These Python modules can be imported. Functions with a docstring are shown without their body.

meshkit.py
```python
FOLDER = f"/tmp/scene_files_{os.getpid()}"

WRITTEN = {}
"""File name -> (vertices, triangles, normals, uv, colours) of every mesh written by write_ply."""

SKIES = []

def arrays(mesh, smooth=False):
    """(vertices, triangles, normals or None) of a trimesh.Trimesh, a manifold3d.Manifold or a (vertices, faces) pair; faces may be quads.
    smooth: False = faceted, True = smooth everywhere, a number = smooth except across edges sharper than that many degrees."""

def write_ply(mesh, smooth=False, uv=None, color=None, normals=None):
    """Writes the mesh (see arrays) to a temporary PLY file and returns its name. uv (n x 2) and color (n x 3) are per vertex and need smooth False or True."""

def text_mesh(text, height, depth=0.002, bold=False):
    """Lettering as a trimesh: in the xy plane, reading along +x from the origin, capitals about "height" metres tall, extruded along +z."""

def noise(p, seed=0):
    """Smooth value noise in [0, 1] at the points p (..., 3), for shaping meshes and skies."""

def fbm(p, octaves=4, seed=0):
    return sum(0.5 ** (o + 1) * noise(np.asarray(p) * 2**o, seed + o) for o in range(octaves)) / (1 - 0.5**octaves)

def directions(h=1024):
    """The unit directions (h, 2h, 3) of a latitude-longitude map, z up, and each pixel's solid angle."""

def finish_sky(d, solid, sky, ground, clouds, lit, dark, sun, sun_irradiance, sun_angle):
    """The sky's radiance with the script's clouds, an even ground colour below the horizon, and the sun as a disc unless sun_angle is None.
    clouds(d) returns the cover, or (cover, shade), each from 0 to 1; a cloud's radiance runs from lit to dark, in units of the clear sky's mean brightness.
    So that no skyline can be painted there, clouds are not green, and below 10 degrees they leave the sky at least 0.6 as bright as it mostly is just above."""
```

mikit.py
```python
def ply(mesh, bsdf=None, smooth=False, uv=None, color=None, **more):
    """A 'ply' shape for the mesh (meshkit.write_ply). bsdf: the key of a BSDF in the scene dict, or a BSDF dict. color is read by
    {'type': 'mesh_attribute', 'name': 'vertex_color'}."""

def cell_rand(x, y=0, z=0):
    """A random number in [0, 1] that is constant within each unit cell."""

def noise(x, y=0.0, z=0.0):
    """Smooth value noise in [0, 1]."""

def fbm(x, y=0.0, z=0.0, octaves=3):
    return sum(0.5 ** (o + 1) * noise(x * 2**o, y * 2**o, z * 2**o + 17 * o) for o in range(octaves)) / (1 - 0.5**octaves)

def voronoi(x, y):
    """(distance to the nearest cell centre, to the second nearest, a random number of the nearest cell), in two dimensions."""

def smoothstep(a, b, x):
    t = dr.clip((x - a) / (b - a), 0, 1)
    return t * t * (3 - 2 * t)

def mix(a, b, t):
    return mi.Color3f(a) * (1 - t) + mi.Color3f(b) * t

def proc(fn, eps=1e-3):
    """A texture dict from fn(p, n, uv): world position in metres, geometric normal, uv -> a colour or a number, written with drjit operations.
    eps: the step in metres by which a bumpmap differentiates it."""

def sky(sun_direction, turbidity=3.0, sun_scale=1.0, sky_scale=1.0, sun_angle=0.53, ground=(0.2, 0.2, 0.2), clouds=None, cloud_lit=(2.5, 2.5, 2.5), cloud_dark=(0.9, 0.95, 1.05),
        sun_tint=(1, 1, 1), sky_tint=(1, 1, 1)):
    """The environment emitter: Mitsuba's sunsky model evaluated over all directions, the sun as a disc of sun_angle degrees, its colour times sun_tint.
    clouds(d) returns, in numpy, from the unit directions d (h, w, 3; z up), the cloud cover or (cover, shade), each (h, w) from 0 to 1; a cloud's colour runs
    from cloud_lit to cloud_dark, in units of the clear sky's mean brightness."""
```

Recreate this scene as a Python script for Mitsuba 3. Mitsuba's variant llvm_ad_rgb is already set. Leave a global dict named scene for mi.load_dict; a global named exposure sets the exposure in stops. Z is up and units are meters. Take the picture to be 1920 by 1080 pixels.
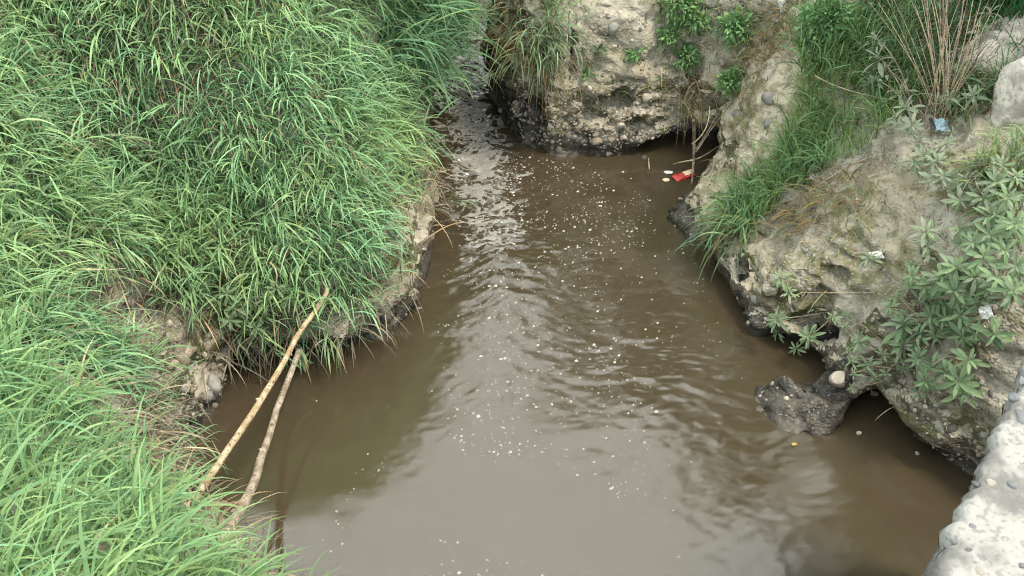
import math
import numpy as np, trimesh, mitsuba as mi, mikit, drjit as dr
from meshkit import fbm as nfbm, noise as nnoise
from scipy.interpolate import RBFInterpolator
from scipy.ndimage import map_coordinates, gaussian_filter
from scipy.spatial import cKDTree
import shapely
from shapely.geometry import Polygon
T = mi.ScalarTransform4f
scene, labels = {}, {}

# ------------------------------------------------------------------ camera, sky, exposure
PITCH, CAM_H, FOV = math.radians(38), 3.2, 60.0
SUN = (0.35, -0.15, 0.92)
exposure = 3.5
scene['camera'] = {'type': 'perspective', 'fov': FOV, 'fov_axis': 'x', 'near_clip': 0.05, 'far_clip': 2000.0,
                   'to_world': T().look_at(origin=[0, 0, CAM_H], target=[0, math.cos(PITCH), CAM_H - math.sin(PITCH)], up=[0, 0, 1])}
scene['sky_light'] = mikit.sky(SUN, turbidity=3, sun_scale=0.26, sun_angle=14, clouds=lambda d: (1.0, 0.35 * nfbm(d * 3.0, 3, 5)), cloud_lit=(2.45, 2.55, 2.40), cloud_dark=(.90, .96, .98))
FPX = 960 / math.tan(math.radians(FOV / 2))

def at(px, py, z=0.0):
    """The point at height z that stands at this place of the 1920 x 1080 photograph."""
    a, b = (px - 960) / FPX, (py - 540) / FPX
    fw, dn = math.cos(PITCH) - b * math.sin(PITCH), math.sin(PITCH) + b * math.cos(PITCH)
    t = (CAM_H - z) / dn
    return np.array([a * t, fw * t, z])

# ------------------------------------------------------------------ materials
def rgb(c): return {'type': 'rgb', 'value': list(c)}
def bsdf(key, d): scene['mat_' + key] = d; return 'mat_' + key
def soil_colour(p, n, uv):
    a = mikit.fbm(p.x * 5, p.y * 5, p.z * 5, 4)
    b = mikit.fbm(p.x * 26 + 7, p.y * 26, p.z * 26, 3)
    c = mikit.noise(p.x * 95, p.y * 95, p.z * 95)
    col = mikit.mix(mi.Color3f(0.19, 0.178, 0.145), mi.Color3f(0.385, 0.372, 0.32), mikit.smoothstep(0.33, 0.66, 0.6 * a + 0.4 * b))
    clay = mikit.smoothstep(0.56, 0.66, mikit.fbm(p.x * 3.1 + 31, p.y * 3.1, p.z * 3.1, 4))
    col = mikit.mix(col, mi.Color3f(0.37, 0.33, 0.245), clay * 0.6)
    spur = mikit.smoothstep(.62, .42, dr.sqrt(dr.square(p.x - 1.55) + dr.square(p.y - 5.1)) + .5 * (mikit.fbm(p.x * 5 + 9, p.y * 5, p.z * 5, 4) - .5))
    col = mikit.mix(col, mikit.mix(mi.Color3f(.30, .265, .19), mi.Color3f(.50, .455, .345), mikit.smoothstep(.35, .62, b)), spur * .75)
    m = 0.6 * mikit.fbm(p.x * 3.3 + 3, p.y * 3.3 + 11, p.z * 3.3, 3) + 0.4 * mikit.fbm(p.x * 17 + 3, p.y * 17 + 11, p.z * 17, 3)
    moss = mikit.smoothstep(0.53, 0.66, m)
    col = mikit.mix(col, mi.Color3f(0.105, 0.115, 0.035), moss * 0.6)
    grit = mikit.smoothstep(0.70, 0.80, c)
    col = mikit.mix(col, mi.Color3f(0.42, 0.40, 0.36), grit * 0.45)
    pit = mikit.smoothstep(0.30, 0.20, c)
    return mikit.mix(col, mi.Color3f(0.10, 0.085, 0.065), pit * 0.5)
def soil_relief(p, n, uv):
    return mikit.fbm(p.x * 22, p.y * 22, p.z * 22, 4) + 0.35 * mikit.noise(p.x * 120, p.y * 120, p.z * 120)
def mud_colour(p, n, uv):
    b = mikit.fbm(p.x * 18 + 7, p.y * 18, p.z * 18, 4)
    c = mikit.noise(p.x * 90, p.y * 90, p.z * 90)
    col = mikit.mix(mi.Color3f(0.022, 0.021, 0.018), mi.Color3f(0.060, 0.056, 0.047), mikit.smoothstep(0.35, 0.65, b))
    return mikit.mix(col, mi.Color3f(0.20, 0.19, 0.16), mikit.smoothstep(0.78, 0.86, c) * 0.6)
bsdf('soil', {'type': 'bumpmap', 'arbitrary': mikit.proc(soil_relief, 2e-3), 'scale': 0.02,
              'bsdf': {'type': 'twosided', 'bsdf': {'type': 'diffuse', 'reflectance': mikit.proc(soil_colour)}}})
def damp_shade_colour(p, n, uv):  # wet gravel and moss, kept dark to carry the shade of undercuts too
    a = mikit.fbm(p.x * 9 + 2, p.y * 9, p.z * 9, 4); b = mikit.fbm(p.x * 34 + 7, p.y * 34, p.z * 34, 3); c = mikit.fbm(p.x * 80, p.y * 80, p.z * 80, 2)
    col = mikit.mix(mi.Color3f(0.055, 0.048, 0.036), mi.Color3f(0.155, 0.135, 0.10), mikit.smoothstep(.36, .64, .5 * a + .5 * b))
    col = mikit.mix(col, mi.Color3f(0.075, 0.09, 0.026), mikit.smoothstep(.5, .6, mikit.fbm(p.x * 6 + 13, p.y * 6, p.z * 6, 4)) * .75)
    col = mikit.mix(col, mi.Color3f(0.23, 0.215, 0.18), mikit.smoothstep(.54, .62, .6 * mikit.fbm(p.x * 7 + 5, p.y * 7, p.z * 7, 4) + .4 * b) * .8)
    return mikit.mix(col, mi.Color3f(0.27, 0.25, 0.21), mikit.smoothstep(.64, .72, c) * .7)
bsdf('damp_shade', {'type': 'bumpmap', 'arbitrary': mikit.proc(soil_relief, 2e-3), 'scale': 0.02,
              'bsdf': {'type': 'twosided', 'bsdf': {'type': 'principled', 'base_color': mikit.proc(damp_shade_colour), 'roughness': 0.6, 'specular': 0.4}}})
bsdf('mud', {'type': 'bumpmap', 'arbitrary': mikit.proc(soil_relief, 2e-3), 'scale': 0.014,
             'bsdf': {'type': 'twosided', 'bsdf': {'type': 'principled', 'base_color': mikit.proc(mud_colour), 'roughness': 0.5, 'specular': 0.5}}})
bsdf('water', {'type': 'roughplastic', 'diffuse_reflectance': mikit.proc(lambda p, n, uv: mikit.mix(mi.Color3f(0.047, 0.037, 0.0230), mi.Color3f(0.056, 0.045, 0.029), mikit.fbm(p.x * 1.3, p.y * 1.3, 0, 3))),
               'int_ior': 1.86, 'alpha': 0.012, 'nonlinear': False})

# ------------------------------------------------------------------ the banks: a solid cut out along the shore line, with undercuts
# shore: (x, y, undercut depth, height of the overhanging lip, steepness above the lip)
def sh(px, py, u=.06, hl=.12, k=2.5): p = at(px, py); return (p[0], p[1], u - .045, hl, k)
RIGHT = [(-.15, 11, .1, .2, 3), (-.2, 8, .1, .3, 4), sh(905, 165, .1, .3, 5), sh(935, 240, .12, .35, 6), sh(965, 278, .1, .3, 5), sh(1040, 292, .08, .1, 3), sh(1140, 294, .08, .1, 2.2),
         sh(1200, 296, .12, .12, 2.2), sh(1262, 285, .3, .16, 2.2), sh(1328, 300, .4, .26, 2.5), sh(1330, 340, .1, .2, 2.5), sh(1310, 372, .05, .06, 2), sh(1264, 398, .03, .03, 1.2), sh(1262, 422, .03, .03, 1.2),
         sh(1290, 447, .03, .05, 1.2), sh(1322, 465, .05, .1, 2), sh(1336, 492, .1, .15, 2.5), sh(1358, 540, .12, .15, 2), sh(1374, 585, .08, .1, 2), sh(1400, 628, .08, .08, 1.6), sh(1440, 643, .12, .1, 2), sh(1480, 662, .2, .16, 2.5),
         sh(1535, 690, .1, .1, 2), sh(1545, 716, .0, .06, 2), sh(1518, 735, -.01, .03, 1.5), sh(1490, 734, -.01, .03, 1.5), sh(1476, 722, .0, .03, 1.5), sh(1440, 732, -.01, .04, 1.8), sh(1436, 775, -.01, .04, 1.8),
         sh(1470, 808, .0, .05, 2), sh(1512, 822, .0, .05, 2), sh(1556, 800, .0, .06, 2), sh(1592, 760, .14, .12, 3), sh(1620, 752, .3, .14, 3), sh(1650, 790, .2, .2, 3), sh(1690, 848, .16, .2, 4), sh(1750, 890, .16, .2, 4),
         sh(1810, 915, .15, .2, 4), (2.5, 2.2, .1, .2, 3), (2.7, 1.4, .1, .2, 3), (2.7, -3, .1, .2, 3)]
LEFT = [(-.5, -3, .1, .2, 4), (-.5, 1, .1, .2, 4), (-.62, 1.5, .1, .2, 4), (-.95, 1.95, .12, .2, 4), (-1.35, 2.45, .1, .15, 3), sh(350, 832, .06, .08, 2), sh(392, 790, .06, .08, 2), sh(425, 742, .1, .1, 2), sh(470, 690, .22, .2, 2.5), sh(560, 690, .22, .2, 2.5),
        sh(640, 672, .15, .18, 2), sh(740, 630, .08, .1, 2), sh(772, 590, .08, .1, 2), sh(802, 530, .08, .12, 2), sh(822, 470, .08, .12, 2), sh(806, 400, .1, .15, 3), sh(800, 365, .12, .2, 4), sh(812, 300, .1, .25, 4), sh(815, 240, .1, .3, 4), sh(828, 190, .1, .3, 4), (-.9, 8, .1, .3, 3), (-1, 11, .1, .3, 3)]
SHORE = np.array(RIGHT[::-1] + LEFT[::-1])      # closed: up the right bank, across the far end, down the left bank
SHORE = np.array(RIGHT + LEFT)
def shore_field(x, y):
    """(signed distance, positive on land; undercut, lip, steepness) at points."""
    p = np.stack([x.ravel(), y.ravel()], 1)
    A, B = SHORE, np.roll(SHORE, -1, 0)
    best = np.full(len(p), 9e9); acc = np.zeros((len(p), 3)); wsum = np.zeros(len(p))
    for a, b in zip(A, B):
        ab = b[:2] - a[:2]
        t = np.clip(((p - a[:2]) @ ab) / (ab @ ab), 0, 1)
        d = np.linalg.norm(p - a[:2] - t[:, None] * ab, axis=1)
        best = np.minimum(best, d)
        w = np.linalg.norm(ab) / (d + .02) ** 4
        acc += w[:, None] * (a[2:] + t[:, None] * (b[2:] - a[2:])); wsum += w
    inside = shapely.contains_xy(Polygon(SHORE[:, :2]), p[:, 0], p[:, 1])
    d = np.where(inside, -best, best)
    return d.reshape(x.shape), (acc / wsum[:, None]).reshape(x.shape + (3,))

CTRL = [(640, 640, .33), (560, 600, .45), (450, 560, .55), (330, 700, .36), (385, 745, .16), (250, 600, .65), (100, 500, .95), (0, 450, 1.15), (300, 300, 1.0), (500, 400, .8), (650, 450, .6), (740, 420, .5), (790, 420, .34), (760, 520, .3),
        (700, 300, .85), (770, 220, .9), (700, 120, 1.2), (600, 0, 1.6), (300, 0, 1.7), (0, 0, 1.75), (0, 300, 1.35), (450, 150, 1.35), (100, 800, 1.0), (0, 650, .98), (0, 1080, 1.4), (180, 760, .8), (290, 880, .72), (330, 980, .8), (450, 1075, .85), (250, 1000, 1.0),
        (1100, 0, 1.0), (1200, 150, .6), (1000, 60, .95), (1300, 0, 1.1), (1250, 220, .42), (1460, 20, 1.2), (1450, 150, .88), (1390, 250, .55), (1365, 330, .33), (1312, 180, .48), (1550, 250, .75), (1600, 100, 1.05), (1700, 100, 1.15), (1880, 130, 1.2), (1500, 350, .55),
        (1420, 430, .33), (1600, 450, .6), (1450, 550, .33), (1640, 600, .42), (1560, 640, .25), (1800, 620, .72), (1700, 780, .28), (1800, 690, .56), (1900, 400, 1.1), (1750, 330, .95), (1500, 772, .09), (1550, 768, .12), (1300, 425, .09), (1680, 700, .42), (1580, 715, .2)]
WORLD = [(-2, 6, 2), (-1.3, 7, 1.4), (-2, 9, 2.2), (.4, 7, 1.3), (1.5, 7.5, 1.8), (3, 6.5, 2.0), (3.2, 3, 1.6), (3, 1, 1.7), (-3, 2, 1.9), (-3, 5, 2.1), (-2.5, 0, 1.6), (2.8, -1, 1.7), (.4, 9, 1.6), (4, 9, 2.3), (-4, 9, 2.3), (-4, 0, 1.8), (4.5, 0, 1.8)]
CP = np.array([at(*c) for c in CTRL] + [np.array(w, float) for w in WORLD])
rbf = RBFInterpolator(CP[:, :2], CP[:, 2], kernel='thin_plate_spline', smoothing=0.004)

X0, X1, Y0, Y1, Z0, Z1, HS = -3.1, 3.5, 0.9, 7.6, -0.22, 2.5, 0.022
xs, ys, zs = np.arange(X0, X1, HS), np.arange(Y0, Y1, HS), np.arange(Z0, Z1, HS)
gx, gy = np.meshgrid(xs, ys, indexing='ij')
SD, SP = shore_field(gx, gy)
SP = np.stack([gaussian_filter(SP[..., i], 2) for i in range(3)], -1)
ST = rbf(np.stack([gx.ravel(), gy.ravel()], 1)).reshape(gx.shape)
ST = np.clip(ST, 0.05, 2.3)
def density():
    d, s = SD[..., None], ST[..., None]
    u, hl, k = (SP[..., i][..., None] for i in range(3))
    z = zs[None, None, :]
    g = np.where(z < hl, u * (1 - np.clip(z / hl, 0, 1) ** 1.5), (z - hl) / k)
    a = (s - z) * 0.75
    b = (d - g) * 0.9
    h = np.clip(0.5 + 0.5 * (b - a) / 0.10, 0, 1)
    f = b + (a - b) * h - 0.10 * h * (1 - h)
    f = f.astype(np.float32)
    near = np.abs(f) < 0.16
    ii = np.argwhere(near)
    p = np.stack([xs[ii[:, 0]], ys[ii[:, 1]], zs[ii[:, 2]]], 1)
    warp = np.stack([nnoise(p * 3.0, 91), nnoise(p * 3.0, 92), nnoise(p * 3.0, 93)], 1) * .25
    big = nfbm((p + warp) * [2.6, 2.6, 4.0], 3, 1) - .5
    mid = nfbm((p + warp) * 8, 2, 7) - .5
    ridge = np.abs(nnoise((p + warp) * [5, 5, 9], 33) - .5)
    lump = np.exp(-(ridge / .05) ** 2)
    f[near] += (0.17 * big + 0.085 * mid - 0.03 * lump).astype(np.float32)
    return f
F = density()
def field(p):
    """The solid's density at points: positive inside the banks."""
    p = np.atleast_2d(p)
    return map_coordinates(F, ((p - [X0, Y0, Z0]) / HS).T, order=1, mode='nearest')
def hit(px, py):
    """The point of the ground (or of the water) seen at this place of the photograph, and the way it faces."""
    d = at(px, py, 0) - [0, 0, CAM_H]
    t = np.linspace(0.2, 1.0, 1500)
    p = np.array([0, 0, CAM_H]) + t[:, None] * d
    i = np.flatnonzero((field(p) > 0) & (p[:, 1] > Y0) & (np.abs(p[:, 0]) < 3.1))
    q = p[i[0]] if len(i) else p[-1]
    e = .03
    n = np.array([field(q - e * a)[0] - field(q + e * a)[0] for a in np.eye(3)])
    return q, (n / np.linalg.norm(n) if len(i) and np.linalg.norm(n) > 1e-6 else np.array([0, 0, 1.0]))
def carve(px, py, r, deep):
    """A hollow washed out of the bank: an uneven ball of radii r, sunk in by 'deep' of its depth."""
    q, n = hit(px, py); c = q - n * deep; r = np.array(r)
    lo = np.maximum(((c - r * 1.4 - [X0, Y0, Z0]) / HS).astype(int), 0); hi = ((c + r * 1.4 - [X0, Y0, Z0]) / HS).astype(int) + 2
    sl = tuple(slice(a, b) for a, b in zip(lo, hi))
    g = np.stack(np.meshgrid(xs[sl[0]], ys[sl[1]], zs[sl[2]], indexing='ij'), -1)
    k = (np.linalg.norm((g - c) / r, axis=-1) - 1) * r.min() + .09 * (nfbm(g * 9, 2, 17) - .5)
    F[sl] = np.minimum(F[sl], k.astype(np.float32))
for h_ in [(1150, 196, (.17, .15, .085), .02), (1205, 235, (.15, .14, .07), .02), (1120, 215, (.10, .1, .06), .02), (1210, 38, (.03, .05, .10), .0), (1530, 612, (.16, .15, .08), .05), (1310, 245, (.08, .14, .2), .02), (1362, 322, (.04, .06, .045), .0), (1305, 120, (.06, .12, .22), -.02),
           (1385, 508, (.09, .1, .06), .02), (1600, 770, (.17, .16, .07), .05), (1075, 85, (.025, .1, .2), .0), (1270, 268, (.16, .15, .07), .04), (768, 335, (.12, .16, .14), .02), (1830, 860, (.3, .1, .04), .0), (1320, 500, (.1, .1, .05), 0), (1700, 830, (.16, .1, .05), .02), (1560, 520, (.2, .05, .03), -.01), (1000, 230, (.1, .2, .2), .0)]:
    carve(*h_)

def surface_nets(f, org, h):
    nx, ny, nz = f.shape
    s = f > 0
    c = [s[i:nx - 1 + i, j:ny - 1 + j, k:nz - 1 + k] for i in (0, 1) for j in (0, 1) for k in (0, 1)]
    n = sum(x.astype(np.int8) for x in c)
    cells = np.argwhere((n > 0) & (n < 8))
    idx = -np.ones((nx - 1, ny - 1, nz - 1), np.int32)
    idx[tuple(cells.T)] = np.arange(len(cells))
    off = np.array([(i, j, k) for i in (0, 1) for j in (0, 1) for k in (0, 1)])
    vals = np.stack([f[tuple((cells + o).T)] for o in off], 1)
    acc, cnt = np.zeros((len(cells), 3)), np.zeros(len(cells))
    for a in range(8):
        for b in range(a + 1, 8):
            if np.abs(off[a] - off[b]).sum() == 1:
                va, vb = vals[:, a], vals[:, b]
                m = (va > 0) != (vb > 0)
                t = np.where(m, va / np.where(m, va - vb, 1), 0)
                acc += np.where(m[:, None], off[a] + t[:, None] * (off[b] - off[a]), 0); cnt += m
    v = np.array(org) + (cells + acc / cnt[:, None]) * h
    faces = []
    for ax in range(3):
        sl0, sl1 = [slice(None)] * 3, [slice(None)] * 3
        sl0[ax], sl1[ax] = slice(0, -1), slice(1, None)
        e = np.argwhere(s[tuple(sl0)] != s[tuple(sl1)])
        u, w = (ax + 1) % 3, (ax + 2) % 3
        dims = (nx, ny, nz)
        e = e[(e[:, u] > 0) & (e[:, w] > 0) & (e[:, u] < dims[u] - 1) & (e[:, w] < dims[w] - 1)]
        fwd = s[tuple(e.T)]
        q = []
        for du, dw in ((-1, -1), (0, -1), (0, 0), (-1, 0)):
            o = e.copy(); o[:, u] += du; o[:, w] += dw
            q.append(idx[tuple(o.T)])
        q = np.stack(q, 1)
        q[~fwd] = q[~fwd][:, ::-1]
        faces.append(q)
    q = np.vstack(faces)
    return v, np.vstack([q[:, [0, 1, 2]], q[:, [0, 2, 3]]])
gv, gf = surface_nets(F, (X0, Y0, Z0), HS)
ground = trimesh.Trimesh(gv, gf, process=False)
comp = trimesh.graph.connected_component_labels(ground.face_adjacency, node_count=len(gf))
keep = np.isin(comp, np.flatnonzero(np.bincount(comp) > 3000))
gf = gf[keep]
ground = trimesh.Trimesh(gv, gf, process=True)
gv, gf = np.array(ground.vertices), np.array(ground.faces)
gn = np.array(ground.vertex_normals)
gv = gv + gn * (.022 * (nfbm(gv * 24, 2, 15) - .5) + .018 * np.maximum(nnoise(gv * 15, 16) - .55, 0))[:, None]
gn = np.array(trimesh.Trimesh(gv, gf, process=False).vertex_normals)

def land_polygon(pixels):
    """A patch of ground given by its corners, as a polygon on the map."""
    return Polygon([hit(*p)[0][:2] for p in pixels]).buffer(0)

# black sludge lies along the foot of the banks: its faces are a thing of their own
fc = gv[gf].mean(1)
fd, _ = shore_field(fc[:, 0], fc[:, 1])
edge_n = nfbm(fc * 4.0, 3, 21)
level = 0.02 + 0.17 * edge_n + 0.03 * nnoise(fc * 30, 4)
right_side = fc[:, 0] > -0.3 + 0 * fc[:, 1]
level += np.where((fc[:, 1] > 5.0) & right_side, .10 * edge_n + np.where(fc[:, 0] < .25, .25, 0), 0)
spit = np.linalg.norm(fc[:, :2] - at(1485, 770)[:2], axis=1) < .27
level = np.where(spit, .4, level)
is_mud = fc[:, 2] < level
# wet mossy gravel of the cut banks, with undercut shade painted into its colour
fn_ = np.cross(gv[gf[:, 1]] - gv[gf[:, 0]], gv[gf[:, 2]] - gv[gf[:, 0]]); fn_ /= np.linalg.norm(fn_, axis=1, keepdims=True) + 1e-12
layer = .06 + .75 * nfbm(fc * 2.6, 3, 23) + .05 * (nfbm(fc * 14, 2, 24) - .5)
layer *= np.where(right_side, np.where(fc[:, 1] > 4.9, np.where(fc[:, 0] < .3, 2.2, 1.05), np.where((fc[:, 1] < 3.35), 1.15, .55)), np.where((fc[:, 1] < 3.5) & (fc[:, 1] > 2.2), 1.5, 1.2))  # reaches highest by the channel head, painting its shaded cavity dark
is_damp_shade = ~is_mud & (fc[:, 2] < layer) & (fn_[:, 2] < .62 + .3 * (nfbm(fc * 6, 2, 29) - .5))  # takes low steep and overhanging faces, where shade falls
def piece(mask):
    f = gf[mask]; used, inv = np.unique(f, return_inverse=True)
    return gv[used], inv.reshape(-1, 3), gn[used]
import meshkit
def put(key, mesh, mat, smooth=False, label=None, cat=None, group=None, kind=None, color=None, **more):
    scene[key] = mikit.ply(mesh, 'mat_' + mat if isinstance(mat, str) else mat, smooth=smooth, color=color, **more)
    note(key, label, cat, group, kind)
def note(key, label=None, cat=None, group=None, kind=None):
    d = {k: v for k, v in (('label', label), ('category', cat), ('group', group), ('kind', kind)) if v}
    if d: labels[key] = d
v, f, n = piece(~is_mud & ~is_damp_shade); put('ground', (v, f), 'soil', True, 'pale grey brown eroded earth banks on both sides of the stream', kind='structure')
v, f, n = piece(is_damp_shade); put('damp_shaded_ground', (v, f), 'damp_shade', True, 'wet mossy gravel in the cut faces of the banks, darkened with painted shade', kind='structure')
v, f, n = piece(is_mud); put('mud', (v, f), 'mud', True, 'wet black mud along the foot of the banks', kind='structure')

# the land beyond, out to the horizon
def far_land():
    r = np.concatenate([[0], np.geomspace(.3, 600, 26)])
    bx = np.array([(X0 + .05, Y0 - 4), (X1 - .05, Y0 - 4), (X1 - .05, Y1 - .05), (X0 + .05, Y1 - .05)])
    pts = []
    N = 40
    ring = np.vstack([bx[i] + (bx[(i + 1) % 4] - bx[i]) * np.linspace(0, 1, N, endpoint=False)[:, None] for i in range(4)])
    c = ring.mean(0); out = ring - c; out /= np.linalg.norm(out, axis=1, keepdims=True)
    V = []
    for q in r:
        p = ring + out * q
        d, _ = shore_field(p[:, 0], p[:, 1])
        z = np.clip(rbf(np.clip(p, [-4, -3], [4, 10])), .1, 2.3) * np.clip(d / .5, 0, 1) - .03 - .25 * (d < 0)
        V.append(np.column_stack([p, z + (.0 if q < 6 else .4 * nnoise(np.column_stack([p, p[:, :1] * 0]) * .05, 3))]))
    M = 4 * N; V = np.vstack(V); F_ = []
    for a in range(len(r) - 1):
        i = np.arange(M); j = (i + 1) % M
        F_ += [np.stack([a * M + i, a * M + j, (a + 1) * M + j], 1)[:, ::-1], np.stack([a * M + i, (a + 1) * M + j, (a + 1) * M + i], 1)[:, ::-1]]
    return V, np.vstack(F_)
put('terrain', far_land(), 'soil', True, 'open land beyond the banks', kind='structure')

# ------------------------------------------------------------------ water
def wave_height(x, y):
    p = np.stack([x, y, 0 * x], -1)
    rap = np.exp(-(((x + .35 - .0 * y) / .55) ** 2)) * np.clip((y - 3.9) / 1.6, 0, 1)          # the riffle that comes down the channel
    mid = np.exp(-(((x - .1 - (4.2 - y) * .45) / .75) ** 2)) * np.exp(-(((y - 3.7) / .75) ** 2))
    q = p + .15 * np.stack([nnoise(p * 2.5, 61), nnoise(p * 2.5, 62), 0 * x], -1)
    a = nfbm(q * [5.0, 9.0, 1], 3, 41) - .5
    b = nfbm(q * [11.0, 20.0, 1], 2, 47) - .5
    c = nfbm(q * [1.7, 3.0, 1], 2, 44) - .5
    e = nfbm(q * [20.0, 26.0, 1], 2, 49) - .5
    calm = np.clip((x + .9) / .5, .15, 1) * np.clip((1.75 - x) / .5, .15, 1) * np.clip((4.6 - y) / 1.2, .2, 1)
    g = nfbm(q * [31.0, 42.0, 1], 2, 52) - .5
    return .0052 * c + rap * (.060 * a + .034 * b + .010 * e + .003 * g) + mid * (.009 * c + .0095 * a + .0050 * b + .0018 * e + .0005 * g) + calm * (.0024 * a + .0015 * b + .0007 * e + .0003 * g)
WX, WY = np.arange(-1.9, 2.75, .0105), np.arange(.3, 8.2, .0105)
wx, wy = np.meshgrid(WX, WY, indexing='ij')
wz = wave_height(wx, wy)
def grid_faces(n, m):
    i, j = np.meshgrid(np.arange(n - 1), np.arange(m - 1), indexing='ij')
    a = (i * m + j).ravel()
    return np.vstack([np.stack([a, a + m, a + m + 1], 1), np.stack([a, a + m + 1, a + 1], 1)])
put('water', (np.stack([wx.ravel(), wy.ravel(), wz.ravel()], 1), grid_faces(len(WX), len(WY))), 'water', True, 'turbid brown stream water with broken reflections of the sky', kind='structure')

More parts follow.
